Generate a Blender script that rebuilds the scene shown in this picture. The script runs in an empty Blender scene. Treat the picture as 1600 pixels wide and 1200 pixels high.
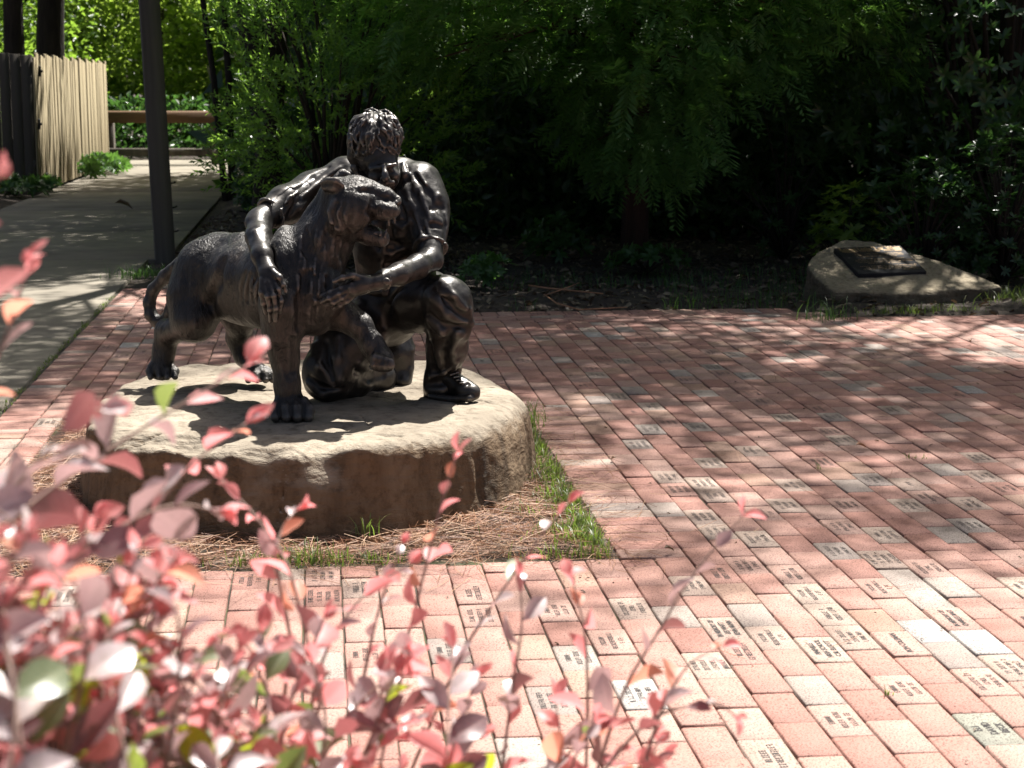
import bpy, math, random
import numpy as np
from mathutils import Vector, Matrix, noise as mnoise

R = math.radians
random.seed(11)
rng = np.random.default_rng(11)
S = bpy.context.scene
COL = S.collection

# ------------------------------------------------------------------ camera, light, exposure
CAM_H, FPX = 1.40, 2830.0
PITCH = math.atan(463.0 / FPX)
cd = bpy.data.cameras.new('camera')
cam = bpy.data.objects.new('camera', cd)
COL.objects.link(cam)
cam.location = (0, 0, CAM_H)
cam.rotation_euler = (math.pi / 2 - PITCH, 0, 0)
cd.sensor_width = 36.0
cd.lens = FPX / 1600.0 * 36.0
cd.clip_start, cd.clip_end = 0.05, 600.0
cd.dof.use_dof = True
cd.dof.focus_distance = 6.5
cd.dof.aperture_fstop = 8.3
S.camera = cam

SUN_EL, SUN_AZ = R(62), R(27)
sdir = Vector((math.sin(SUN_AZ) * math.cos(SUN_EL), math.cos(SUN_AZ) * math.cos(SUN_EL), math.sin(SUN_EL)))
world = bpy.data.worlds.new('World')
S.world = world
world.use_nodes = True
wn = world.node_tree
bg = wn.nodes['Background']
sky = wn.nodes.new('ShaderNodeTexSky')
sky.sky_type = 'NISHITA'
sky.sun_disc = False
sky.sun_elevation = SUN_EL
sky.sun_rotation = SUN_AZ
wn.links.new(sky.outputs[0], bg.inputs[0])
bg.inputs[1].default_value = 0.041
sky.dust_density = 5.0        # hazy summer sky
sky.ozone_density = 0.3
sky.air_density = 0.8
sl = bpy.data.lights.new('sun', 'SUN')
sl.energy = 5.0
sl.angle = R(0.55)
sl.color = (1.0, 0.965, 0.915)
sun = bpy.data.objects.new('sun', sl)
COL.objects.link(sun)
sun.rotation_euler = sdir.to_track_quat('Z', 'Y').to_euler()
sun.location = sdir * 40
S.view_settings.view_transform = 'Standard'
S.view_settings.look = 'None'
S.view_settings.exposure = 1.42
S.view_settings.gamma = 1.0
S.view_settings.use_curve_mapping = False
try:
    S.cycles.use_denoising = True
    S.cycles.max_bounces = 7
    S.cycles.transparent_max_bounces = 4
    S.cycles.transmission_bounces = 4
    S.cycles.glossy_bounces = 3
    S.cycles.sample_clamp_indirect = 6.0
except Exception:
    pass

# ------------------------------------------------------------------ geometry helpers
sP, cP = math.sin(PITCH), math.cos(PITCH)
YAW = R(6.07)
AX = np.array([-math.sin(YAW), math.cos(YAW), 0.0])      # the paving runs this way
BX = np.array([math.cos(YAW), math.sin(YAW), 0.0])


def ray(px, py):
    u, v = (px - 800.0) / FPX, (py - 600.0) / FPX
    return np.array([u, cP - v * sP, -sP - v * cP])


def P(px, py, Y):
    d = ray(px, py)
    t = Y / d[1]
    return np.array([t * d[0], Y, CAM_H + t * d[2]])


def G(px, py, z=0.0):
    d = ray(px, py)
    t = (z - CAM_H) / d[2]
    return np.array([t * d[0], t * d[1], z])


def mpp(px, py, Y):
    return Y / ray(px, py)[1] / FPX


def AB(a, b, z=0.0):
    q = AX * a + BX * b
    return np.array([q[0], q[1], z])


def unit(a):
    a = np.asarray(a, float)
    return a / (np.linalg.norm(a, axis=-1, keepdims=True) + 1e-12)


def project(p):
    p = np.asarray(p, float)
    x, y, z = p[..., 0], p[..., 1], p[..., 2] - CAM_H
    zc = y * cP - z * sP
    up = y * sP + z * cP
    return 800 + FPX * x / zc, 600 - FPX * up / zc, zc


def make_mesh(name, v, f, mats=(), smooth=False, midx=None, tint=None):
    """v (n,3); f an (m,k) array or a list of such arrays"""
    me = bpy.data.meshes.new(name)
    v = np.asarray(v, np.float32)
    fl = f if isinstance(f, list) else [f]
    fl = [np.asarray(q, np.int32) for q in fl if len(q)]
    me.vertices.add(len(v))
    me.vertices.foreach_set('co', v.ravel())
    idx = np.concatenate([q.ravel() for q in fl])
    tot = np.concatenate([np.full(len(q), q.shape[1], np.int32) for q in fl])
    start = np.concatenate([[0], np.cumsum(tot)[:-1]]).astype(np.int32)
    me.loops.add(len(idx))
    me.loops.foreach_set('vertex_index', idx)
    me.polygons.add(len(tot))
    me.polygons.foreach_set('loop_start', start)
    if smooth:
        me.polygons.foreach_set('use_smooth', np.ones(len(tot), bool))
    for m in mats:
        me.materials.append(m)
    if midx is not None:
        me.polygons.foreach_set('material_index', np.asarray(midx, np.int32))
    me.update(calc_edges=True)
    if tint is not None:
        ca = me.color_attributes.new('tint', 'FLOAT_COLOR', 'POINT')
        t = np.ones((len(v), 4), np.float32)
        t[:, :3] = tint
        ca.data.foreach_set('color', t.ravel())
    return me


def link(name, me, parent=None, loc=None):
    o = bpy.data.objects.new(name, me)
    COL.objects.link(o)
    if parent is not None:
        o.parent = parent
    if loc is not None:
        o.location = loc
    return o


def tag(o, label=None, cat=None, group=None, kind=None):
    if label:
        o['label'] = label
    if cat:
        o['category'] = cat
    if group:
        o['group'] = group
    if kind:
        o['kind'] = kind
    return o


def empty(name, loc=(0, 0, 0), rz=0.0):
    o = bpy.data.objects.new(name, None)
    COL.objects.link(o)
    o.location = loc
    o.rotation_euler = (0, 0, rz)
    o.empty_display_size = 0.1
    return o


def box_arrays(x0, x1, y0, y1, z0, z1):
    v = np.array([[x, y, z] for z in (z0, z1) for y in (y0, y1) for x in (x0, x1)], float)
    f = np.array([[0, 2, 3, 1], [4, 5, 7, 6], [0, 1, 5, 4], [2, 6, 7, 3], [0, 4, 6, 2], [1, 3, 7, 5]])
    return v, f


def bevel_box(x0, x1, y0, y1, z0, z1, c=0.004):
    """box with the upper edges taken off"""
    v = []
    for (i, z) in ((0, z0), (0, z1 - c), (c, z1)):
        v += [[x0 + i, y0 + i, z], [x1 - i, y0 + i, z], [x1 - i, y1 - i, z], [x0 + i, y1 - i, z]]
    f = []
    for r in (0, 4):
        for k in range(4):
            f.append([r + k, r + (k + 1) % 4, r + 4 + (k + 1) % 4, r + 4 + k])
    f.append([8, 9, 10, 11])
    return np.array(v, float), np.array(f)


def join(parts):
    vs, fs, n = [], [], 0
    for v, f in parts:
        vs.append(np.asarray(v, float))
        fs.append(np.asarray(f) + n)
        n += len(v)
    k = {}
    for q in fs:
        k.setdefault(q.shape[1], []).append(q)
    return np.concatenate(vs), [np.concatenate(q) for q in k.values()]


def tube(pts, rad, n=7, cap=True):
    pts = np.asarray(pts, float)
    m = len(pts)
    rad = np.broadcast_to(np.asarray(rad, float), (m,))
    tan = np.gradient(pts, axis=0)
    tan /= np.linalg.norm(tan, axis=1)[:, None] + 1e-12
    ref = np.array([0, 0, 1.0]) if abs(tan[0][2]) < 0.9 else np.array([1.0, 0, 0])
    v = []
    x = np.cross(ref, tan[0])
    for i in range(m):
        x = x - tan[i] * np.dot(x, tan[i])
        x /= np.linalg.norm(x) + 1e-12
        y = np.cross(tan[i], x)
        a = np.arange(n) * 2 * math.pi / n
        v.append(pts[i] + rad[i] * (np.cos(a)[:, None] * x + np.sin(a)[:, None] * y))
    v = np.concatenate(v)
    f = []
    for i in range(m - 1):
        for k in range(n):
            f.append([i * n + k, i * n + (k + 1) % n, (i + 1) * n + (k + 1) % n, (i + 1) * n + k])
    f = np.array(f)
    if cap:
        c0, c1 = len(v), len(v) + 1
        v = np.concatenate([v, pts[:1], pts[-1:]])
        t = [[c0, (k + 1) % n, k, k] for k in range(n)] + [[c1, (m - 1) * n + k, (m - 1) * n + (k + 1) % n, (m - 1) * n + (k + 1) % n] for k in range(n)]
        # degenerate-free triangles kept as a separate list by the caller through split_tris
        return v, f, np.array(t)[:, :3]
    return v, f, np.zeros((0, 3), int)


def tubes(lst):
    """several tubes into one vertex array and face lists"""
    vs, q4, q3, n = [], [], [], 0
    for args in lst:
        v, f, t = tube(*args)
        vs.append(v)
        q4.append(f + n)
        if len(t):
            q3.append(t + n)
        n += len(v)
    return np.concatenate(vs), [np.concatenate(q4)] + ([np.concatenate(q3)] if q3 else [])


# hashed value noise for arrays of points
def _hash(i, j, k, seed):
    n = (i * 73856093) ^ (j * 19349663) ^ (k * 83492791) ^ (seed * 2654435761 & 0x7fffffff)
    n = (n ^ (n >> 13)) * 1274126177 & 0x7fffffff
    return ((n ^ (n >> 16)) & 0xffff) / 32767.5 - 1.0


def vnoise(p, seed=0):
    p = np.asarray(p, float)
    i = np.floor(p).astype(np.int64)
    f = p - i
    f = f * f * (3 - 2 * f)
    out = 0
    for dx in (0, 1):
        wx = f[..., 0] if dx else 1 - f[..., 0]
        for dy in (0, 1):
            wy = f[..., 1] if dy else 1 - f[..., 1]
            for dz in (0, 1):
                wz = f[..., 2] if dz else 1 - f[..., 2]
                out = out + wx * wy * wz * _hash(i[..., 0] + dx, i[..., 1] + dy, i[..., 2] + dz, seed)
    return out


def fbm(p, oct=4, seed=0):
    s, a, q = 0, 1.0, np.asarray(p, float)
    for o in range(oct):
        s = s + a * vnoise(q, seed + o)
        q = q * 2.03 + 17.1
        a *= 0.5
    return s


# ------------------------------------------------------------------ implicit sculpting
class Sculpt:
    def __init__(self, vox):
        self.vox = vox
        self.ops = []

    def _cap(self, a, ra, b, rb, sy):
        a, b = np.asarray(a, float), np.asarray(b, float)
        sc = np.array([1.0, sy, 1.0])
        A, Bv = a * sc, b * sc
        ba = Bv - A
        L = float(ba @ ba) + 1e-12

        def d(q):
            q = q * sc
            pa = q - A
            t = np.clip((pa @ ba) / L, 0, 1)
            return np.linalg.norm(pa - t[..., None] * ba, axis=-1) - (ra + (rb - ra) * t)
        m = max(ra, rb) * np.array([1.0, 1.0 / min(sy, 1.0) if sy < 1 else 1.0, 1.0])
        return d, np.minimum(a - ra - m * 0.3, b - rb - m * 0.3), np.maximum(a + ra + m * 0.3, b + rb + m * 0.3)

    def cap(self, a, ra, b, rb, k=0.02, sy=1.0, op='u'):
        self.ops.append((op, k) + self._cap(a, ra, b, rb, sy))

    def chain(self, pts, k=0.02, sy=1.0, op='u', rs=1.0):
        """pts: (px, py, Y, r in px)"""
        q = [(P(x, y, Y), r * rs * mpp(x, y, Y)) for x, y, Y, r in pts]
        if len(q) == 1:
            q = q * 2
        for (a, ra), (b, rb) in zip(q[:-1], q[1:]):
            self.cap(a, ra, b, rb, k, sy, op)

    def surf(self, px, py, Y0):
        """depth at which the line of sight meets the mass built so far"""
        Ys = np.arange(Y0 - 0.40, Y0 + 0.40, 0.003)
        d0 = ray(px, py)
        t = Ys / d0[1]
        q = np.array([0, 0, CAM_H]) + t[:, None] * d0
        f = np.full(len(Ys), 0.5)
        lo, hi = q.min(0), q.max(0)
        for op, k, d, l, h in self.ops[:getattr(self, 'mark', len(self.ops))]:
            if np.all(l - k < hi) and np.all(h + k > lo):
                dv = d(q)
                if op == 'u':
                    hh = np.maximum(k - np.abs(f - dv), 0) / max(k, 1e-6)
                    f = np.minimum(f, dv) - hh * hh * k * 0.25
                else:
                    hh = np.maximum(k - np.abs(f + dv), 0) / max(k, 1e-6)
                    f = np.maximum(f, -dv) + hh * hh * k * 0.25
        i = np.argmax(f < 0.0)
        return Ys[i] if f[i] < 0.0 else Y0

    def deco(self, pts, k=0.02, op='u', rs=1.0, sink=0.35):
        """ridge or groove laid along the surface as the line of sight meets it"""
        out = []
        for x, y, Y, r in pts:
            Ys = self.surf(x, y, Y)
            out.append((x, y, Ys + (sink if op == 'u' else -0.25) * r * rs * mpp(x, y, Ys), r))
        self.chain(out, k, 1.0, op, rs)

    def ell(self, c, r, rot=None, k=0.02, op='u'):
        c, r = np.asarray(c, float), np.asarray(r, float)
        M = np.eye(3) if rot is None else np.array(rot)

        def d(q):
            l = (q - c) @ M
            k0 = np.linalg.norm(l / r, axis=-1)
            k1 = np.linalg.norm(l / (r * r), axis=-1) + 1e-9
            return k0 * (k0 - 1) / k1
        m = r.max()
        self.ops.append((op, k, d, c - m, c + m))

    def ellp(self, px, py, Y, rx, ry, rz, rot=None, k=0.02, op='u'):
        """radii in px: across, depth, up"""
        s = mpp(px, py, Y)
        self.ell(P(px, py, Y), np.array([rx, ry, rz]) * s, rot, k, op)

    def fn(self, d, lo, hi, k=0.02, op='u'):
        self.ops.append((op, k, d, np.asarray(lo, float), np.asarray(hi, float)))

    def build(self, name, mats, origin, parent=None, disp=None, loc=None, smooth_it=1):
        vx = self.vox
        lo = np.min([o[3] for o in self.ops if o[0] == 'u'], axis=0) - 4 * vx
        hi = np.max([o[4] for o in self.ops if o[0] == 'u'], axis=0) + 4 * vx
        n = np.ceil((hi - lo) / vx).astype(int) + 1
        Fd = np.full(n, 0.5, np.float32)
        ax = [lo[i] + np.arange(n[i]) * vx for i in range(3)]
        for op, k, d, l, h in self.ops:
            m = k + 3 * vx
            i0 = np.maximum(np.floor((l - m - lo) / vx).astype(int), 0)
            i1 = np.minimum(np.ceil((h + m - lo) / vx).astype(int) + 1, n)
            if np.any(i1 <= i0):
                continue
            sl3 = tuple(slice(i0[i], i1[i]) for i in range(3))
            q = np.stack(np.meshgrid(*[ax[i][i0[i]:i1[i]] for i in range(3)], indexing='ij'), -1)
            dv = d(q)
            f = Fd[sl3]
            if op == 'u':
                hh = np.maximum(k - np.abs(f - dv), 0) / max(k, 1e-6)
                Fd[sl3] = np.minimum(f, dv) - hh * hh * k * 0.25
            else:
                dv = -dv
                hh = np.maximum(k - np.abs(f - dv), 0) / max(k, 1e-6)
                Fd[sl3] = np.maximum(f, dv) + hh * hh * k * 0.25
        if disp is not None:
            w = np.argwhere(np.abs(Fd) < 4 * vx + 0.012)
            pts = lo + w * vx
            Fd[w[:, 0], w[:, 1], w[:, 2]] += disp(pts).astype(np.float32)
        v, f = surface_nets(Fd)
        v = v * vx + lo
        if smooth_it:
            v = relax(v, f, smooth_it)
        me = make_mesh(name, v - np.asarray(origin), f, mats, smooth=True)
        return link(name, me, parent, loc)


def relax(v, f, it):
    e = np.concatenate([f[:, [0, 1]], f[:, [1, 2]], f[:, [2, 3]], f[:, [3, 0]]])
    for _ in range(it):
        acc = np.zeros_like(v)
        cnt = np.bincount(e[:, 0], minlength=len(v)) + np.bincount(e[:, 1], minlength=len(v))
        for c in range(3):
            acc[:, c] = np.bincount(e[:, 0], v[e[:, 1], c], len(v)) + np.bincount(e[:, 1], v[e[:, 0], c], len(v))
        v = v * 0.45 + 0.55 * acc / np.maximum(cnt, 1)[:, None]
    return v


def surface_nets(Fd):
    ins = Fd < 0
    nx, ny, nz = Fd.shape
    cnt = np.zeros((nx - 1, ny - 1, nz - 1), np.int8)
    offs = [(i, j, k) for i in (0, 1) for j in (0, 1) for k in (0, 1)]
    for i, j, k in offs:
        cnt += ins[i:nx - 1 + i, j:ny - 1 + j, k:nz - 1 + k]
    act = np.argwhere((cnt > 0) & (cnt < 8))
    idx = np.full(cnt.shape, -1, np.int32)
    idx[act[:, 0], act[:, 1], act[:, 2]] = np.arange(len(act))
    vals = {o: Fd[act[:, 0] + o[0], act[:, 1] + o[1], act[:, 2] + o[2]] for o in offs}
    acc = np.zeros((len(act), 3))
    num = np.zeros(len(act))
    for o in offs:
        for ax in range(3):
            if o[ax] == 0:
                o2 = list(o)
                o2[ax] = 1
                a, b = vals[o], vals[tuple(o2)]
                m = (a < 0) != (b < 0)
                t = a[m] / (a[m] - b[m])
                p = np.tile(np.array(o, float), (m.sum(), 1))
                p[:, ax] = t
                acc[m] += p
                num[m] += 1
    v = act + acc / np.maximum(num, 1)[:, None]
    faces = []
    for ax in range(3):
        sl0 = [slice(None)] * 3
        sl1 = [slice(None)] * 3
        sl0[ax], sl1[ax] = slice(0, -1), slice(1, None)
        a, b = ins[tuple(sl0)], ins[tuple(sl1)]
        e = np.argwhere(a != b)
        u, w = [(1, 2), (2, 0), (0, 1)][ax]
        ok = (e[:, u] > 0) & (e[:, w] > 0) & (e[:, u] < Fd.shape[u] - 1) & (e[:, w] < Fd.shape[w] - 1)
        e = e[ok]
        flip = ~a[e[:, 0], e[:, 1], e[:, 2]]
        q = []
        for du, dw in ((-1, -1), (0, -1), (0, 0), (-1, 0)):
            c = e.copy()
            c[:, u] += du
            c[:, w] += dw
            q.append(idx[c[:, 0], c[:, 1], c[:, 2]])
        q = np.stack(q, 1)
        q[flip] = q[flip][:, ::-1]
        faces.append(q)
    return v, np.concatenate(faces)


# ------------------------------------------------------------------ materials
def new_mat(name):
    m = bpy.data.materials.new(name)
    m.use_nodes = True
    nt = m.node_tree
    b = nt.nodes['Principled BSDF']
    return m, nt, b


def nd(nt, t, **kw):
    n = nt.nodes.new('ShaderNode' + t)
    for k, v in kw.items():
        if k.startswith('i_'):
            key = k[2:]
            n.inputs[int(key) if key.isdigit() else key.replace('_', ' ')].default_value = v
        else:
            setattr(n, k, v)
    return n


def ramp(nt, src, stops, interp='LINEAR'):
    r = nt.nodes.new('ShaderNodeValToRGB')
    r.color_ramp.interpolation = interp
    el = r.color_ramp.elements
    while len(el) < len(stops):
        el.new(0.5)
    for e, (p, c) in zip(el, stops):
        e.position = p
        e.color = (c[0], c[1], c[2], 1) if not isinstance(c, (int, float)) else (c, c, c, 1)
    nt.links.new(src, r.inputs[0])
    return r.outputs[0]


def mixc(nt, fac, a, b, mode='MIX'):
    m = nt.nodes.new('ShaderNodeMix')
    m.data_type = 'RGBA'
    m.blend_type = mode
    for sock, val in ((m.inputs[0], fac), (m.inputs[6], a), (m.inputs[7], b)):
        if isinstance(val, (int, float)):
            sock.default_value = val
        elif isinstance(val, tuple):
            sock.default_value = (*val[:3], 1)
        else:
            nt.links.new(val, sock)
    return m.outputs[2]


def coords(nt, scale=(1, 1, 1), kind='Object'):
    tc = nt.nodes.new('ShaderNodeTexCoord')
    mp = nt.nodes.new('ShaderNodeMapping')
    mp.inputs['Scale'].default_value = scale
    nt.links.new(tc.outputs[kind], mp.inputs[0])
    return mp.outputs[0]


def wcoords(nt, scale=(1, 1, 1)):
    g = nt.nodes.new('ShaderNodeNewGeometry')
    mp = nt.nodes.new('ShaderNodeMapping')
    mp.inputs['Scale'].default_value = scale
    nt.links.new(g.outputs['Position'], mp.inputs[0])
    return mp.outputs[0]


def nz(nt, co, scale, detail=4, rough=0.55, dist=0.0):
    n = nt.nodes.new('ShaderNodeTexNoise')
    n.inputs['Scale'].default_value = scale
    n.inputs['Detail'].default_value = detail
    n.inputs['Roughness'].default_value = rough
    n.inputs['Distortion'].default_value = dist
    nt.links.new(co, n.inputs['Vector'])
    return n.outputs[0]


def bump(nt, b, h, strength=0.4, dist=0.01, prev=None):
    n = nt.nodes.new('ShaderNodeBump')
    n.inputs['Strength'].default_value = strength
    n.inputs['Distance'].default_value = dist
    nt.links.new(h, n.inputs['Height'])
    if prev is not None:
        nt.links.new(prev, n.inputs['Normal'])
    if b is not None:
        nt.links.new(n.outputs[0], b.inputs['Normal'])
    return n.outputs[0]


def mat_simple(name, stops, scale=8.0, rough=0.8, bstr=0.3, bdist=0.005, stretch=(1, 1, 1), detail=6, metal=0.0, world=False, spec=0.4):
    m, nt, b = new_mat(name)
    co = wcoords(nt, stretch) if world else coords(nt, stretch)
    n = nz(nt, co, scale, detail)
    nt.links.new(ramp(nt, n, stops), b.inputs['Base Color'])
    b.inputs['Roughness'].default_value = rough
    b.inputs['Metallic'].default_value = metal
    b.inputs['Specular IOR Level'].default_value = spec
    if bstr:
        n2 = nz(nt, co, scale * 3.1, 5)
        bump(nt, b, n2, bstr, bdist)
    return m


def mat_brick():
    m, nt, b = new_mat('clay paver')
    at = nd(nt, 'Attribute', attribute_name='tint')
    co = wcoords(nt)
    sp = nz(nt, co, 210, 2, 0.6)
    big = nz(nt, co, 16, 4)
    c = mixc(nt, ramp(nt, big, [(0.3, 0.0), (0.75, 0.5)]), at.outputs[0], mixc(nt, 1.0, at.outputs[0], (0.72, 0.66, 0.62), 'MULTIPLY'))
    c = mixc(nt, ramp(nt, sp, [(0.36, 0.95), (0.47, 0.0)]), c, mixc(nt, 1.0, c, (0.34, 0.26, 0.25), 'MULTIPLY'))
    sp2 = nz(nt, co, 330, 1, 0.5)
    c = mixc(nt, ramp(nt, sp2, [(0.62, 0.0), (0.72, 0.45)]), c, mixc(nt, 1.0, c, (1.5, 1.5, 1.5), 'MULTIPLY'))
    st = nz(nt, wcoords(nt), 1.1, 5, 0.6)
    c = mixc(nt, ramp(nt, st, [(0.42, 0.0), (0.75, 0.35)]), c, mixc(nt, 1.0, c, (0.7, 0.68, 0.66), 'MULTIPLY'))
    nt.links.new(c, b.inputs['Base Color'])
    b.inputs['Roughness'].default_value = 0.78
    b.inputs['Specular IOR Level'].default_value = 0.35
    bump(nt, b, sp, 0.35, 0.002, bump(nt, None, big, 0.3, 0.003))
    return m


def mat_bronze(name, fur=False, smoothness=0.0):
    m, nt, b = new_mat(name)
    co = coords(nt)
    n1 = nz(nt, co, 5.0, 5, 0.6)
    n2 = nz(nt, co, 38.0, 4, 0.6)
    g = nd(nt, 'NewGeometry')
    c = ramp(nt, n1, [(0.3, (0.022, 0.021, 0.020)), (0.55, (0.042, 0.039, 0.036)), (0.80, (0.078, 0.058, 0.045))])
    c = mixc(nt, ramp(nt, n2, [(0.35, 0.55), (0.6, 0.0)]), c, mixc(nt, 1.0, c, (0.5, 0.5, 0.52), 'MULTIPLY'))
    worn = ramp(nt, g.outputs['Pointiness'], [(0.505, 0.0), (0.56, 0.8)])
    c = mixc(nt, worn, c, (0.19, 0.175, 0.16))
    nt.links.new(c, b.inputs['Base Color'])
    b.inputs['Metallic'].default_value = 0.6
    r = ramp(nt, n2, [(0.3, 0.30 - smoothness), (0.7, 0.50 - smoothness)])
    nt.links.new(r, b.inputs['Roughness'])
    b.inputs['Specular IOR Level'].default_value = 0.5
    if fur:
        f1 = nz(nt, coords(nt, (1, 1, 0.22)), 95, 3, 0.6, 1.2)
        f2 = nz(nt, coords(nt, (1, 1, 0.35)), 30, 3, 0.6, 2.0)
        bump(nt, b, f1, 0.6, 0.007, bump(nt, None, f2, 0.45, 0.012))
    else:
        f1 = nz(nt, co, 60, 3, 0.55, 0.5)
        bump(nt, b, f1, 0.22, 0.004, bump(nt, None, nz(nt, co, 16, 3), 0.3, 0.012))
    return m


def mat_rock(name, top, side, scale=1.0):
    m, nt, b = new_mat(name)
    co = coords(nt)
    g = nd(nt, 'NewGeometry')
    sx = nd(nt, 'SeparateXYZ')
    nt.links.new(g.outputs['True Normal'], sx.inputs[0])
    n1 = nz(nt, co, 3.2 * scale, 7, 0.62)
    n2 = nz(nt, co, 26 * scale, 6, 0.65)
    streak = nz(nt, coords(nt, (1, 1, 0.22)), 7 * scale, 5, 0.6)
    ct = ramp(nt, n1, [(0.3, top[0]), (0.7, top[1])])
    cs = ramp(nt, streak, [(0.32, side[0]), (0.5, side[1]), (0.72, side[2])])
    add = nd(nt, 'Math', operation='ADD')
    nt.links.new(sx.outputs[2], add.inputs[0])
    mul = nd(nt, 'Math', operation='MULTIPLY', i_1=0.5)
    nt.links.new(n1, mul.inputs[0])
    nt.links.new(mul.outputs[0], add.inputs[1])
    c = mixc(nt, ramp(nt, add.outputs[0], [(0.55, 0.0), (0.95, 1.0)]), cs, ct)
    c = mixc(nt, ramp(nt, n2, [(0.32, 0.75), (0.5, 0.0)]), c, mixc(nt, 1.0, c, (0.5, 0.46, 0.42), 'MULTIPLY'))
    c = mixc(nt, ramp(nt, g.outputs['Pointiness'], [(0.42, 0.7), (0.49, 0.0)]), c, mixc(nt, 1.0, c, (0.35, 0.3, 0.26), 'MULTIPLY'))
    nt.links.new(c, b.inputs['Base Color'])
    b.inputs['Roughness'].default_value = 0.85
    b.inputs['Specular IOR Level'].default_value = 0.25
    bump(nt, b, n2, 0.6, 0.010, bump(nt, None, nz(nt, coords(nt, (1, 1, 2.4)), 9 * scale, 6, 0.62, 0.4), 0.6, 0.04))
    return m


def mat_leaf(name, cols, trans=(0.2, 0.35, 0.04), tfac=0.35, rough=0.38, spec=0.5, coat=0.0, under=None, rib=None):
    """leaf whose colour varies from leaf to leaf; light comes through it"""
    m, nt, b = new_mat(name)
    g = nd(nt, 'NewGeometry')
    rnd = g.outputs['Random Per Island']
    k = len(cols)
    c = ramp(nt, rnd, [((i + 0.5) / k, col) for i, col in enumerate(cols)])
    n = nz(nt, wcoords(nt), 130, 4, 0.65)
    c = mixc(nt, ramp(nt, n, [(0.40, 0.0), (0.66, 0.6)]), c, mixc(nt, 1.0, c, (0.6, 0.65, 0.5), 'MULTIPLY'))
    if under is not None:
        c = mixc(nt, g.outputs['Backfacing'], c, under)
    if rib is not None:
        at = nd(nt, 'Attribute', attribute_name='tint')
        sx = nd(nt, 'SeparateColor')
        nt.links.new(at.outputs[0], sx.inputs[0])
        c = mixc(nt, ramp(nt, sx.outputs[0], [(0.86, 0.0), (0.97, 0.75)]), c, rib)
        wv = nd(nt, 'TexWave', i_Scale=2.6, i_Distortion=0.6)
        cx = nd(nt, 'CombineXYZ')
        nt.links.new(sx.outputs[1], cx.inputs[0])
        nt.links.new(cx.outputs[0], wv.inputs['Vector'])
        c = mixc(nt, ramp(nt, wv.outputs[1], [(0.72, 0.0), (0.95, 0.35)]), c, rib)
    nt.links.new(c, b.inputs['Base Color'])
    b.inputs['Roughness'].default_value = rough
    b.inputs['Specular IOR Level'].default_value = spec
    tr = nd(nt, 'BsdfTranslucent')
    tr.inputs['Color'].default_value = (*trans, 1)
    mx = nd(nt, 'MixShader')
    mx.inputs[0].default_value = tfac
    nt.links.new(b.outputs[0], mx.inputs[1])
    nt.links.new(tr.outputs[0], mx.inputs[2])
    nt.links.new(mx.outputs[0], nt.nodes['Material Output'].inputs[0])
    return m


M = {}
M['brick'] = mat_brick()
M['ink'] = mat_simple('engraved lettering', [(0.3, (0.030, 0.026, 0.026)), (0.7, (0.06, 0.052, 0.05))], 60, 0.85, 0)
M['joint'] = mat_simple('mossy joint sand', [(0.35, (0.035, 0.028, 0.021)), (0.55, (0.075, 0.062, 0.042)), (0.72, (0.06, 0.075, 0.025))], 6, 0.95, 0.5, 0.004, world=True)
M['concrete'] = mat_simple('worn concrete', [(0.3, (0.14, 0.122, 0.094)), (0.55, (0.205, 0.18, 0.14)), (0.75, (0.25, 0.22, 0.172))], 2.2, 0.9, 0.3, 0.004, world=True, detail=9)
M['soil'] = mat_simple('dark leaf mould', [(0.3, (0.020, 0.015, 0.011)), (0.55, (0.045, 0.033, 0.024)), (0.75, (0.085, 0.065, 0.045))], 14, 0.95, 0.8, 0.02, world=True, detail=8)
M['statue'] = mat_bronze('patinated bronze')
M['statue_smooth'] = mat_bronze('polished patinated bronze', smoothness=0.05)
M['statue_fur'] = mat_bronze('bronze modelled as fur', True)
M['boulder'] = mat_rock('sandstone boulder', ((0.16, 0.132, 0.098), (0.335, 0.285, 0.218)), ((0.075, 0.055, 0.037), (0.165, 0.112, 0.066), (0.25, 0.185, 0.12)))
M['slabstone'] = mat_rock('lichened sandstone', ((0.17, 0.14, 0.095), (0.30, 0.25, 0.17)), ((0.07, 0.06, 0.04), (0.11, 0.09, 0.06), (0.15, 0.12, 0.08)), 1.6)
M['bark'] = mat_simple('bark', [(0.3, (0.018, 0.014, 0.011)), (0.6, (0.045, 0.034, 0.026)), (0.8, (0.075, 0.058, 0.044))], 9, 0.95, 0.9, 0.03, stretch=(1, 1, 0.18))
M['redbark'] = mat_simple('reddish stringy bark', [(0.3, (0.03, 0.016, 0.011)), (0.6, (0.075, 0.038, 0.027)), (0.8, (0.12, 0.068, 0.05))], 12, 0.95, 0.9, 0.02, stretch=(1, 1, 0.1))
M['stem'] = mat_simple('red brown twig', [(0.3, (0.24, 0.15, 0.12)), (0.7, (0.40, 0.28, 0.23))], 40, 0.8, 0.3, 0.002)
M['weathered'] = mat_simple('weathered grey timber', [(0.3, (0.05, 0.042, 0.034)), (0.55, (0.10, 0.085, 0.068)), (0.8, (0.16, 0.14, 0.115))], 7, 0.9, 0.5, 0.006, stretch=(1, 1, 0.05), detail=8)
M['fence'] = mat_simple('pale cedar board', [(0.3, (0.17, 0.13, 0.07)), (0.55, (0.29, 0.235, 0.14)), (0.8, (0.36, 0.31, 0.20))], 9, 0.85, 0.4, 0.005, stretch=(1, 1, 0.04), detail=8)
M['beam'] = mat_simple('orange brown squared log', [(0.3, (0.08, 0.042, 0.022)), (0.6, (0.15, 0.08, 0.04)), (0.8, (0.13, 0.11, 0.055))], 5, 0.85, 0.5, 0.01, stretch=(0.15, 1, 1))
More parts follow.
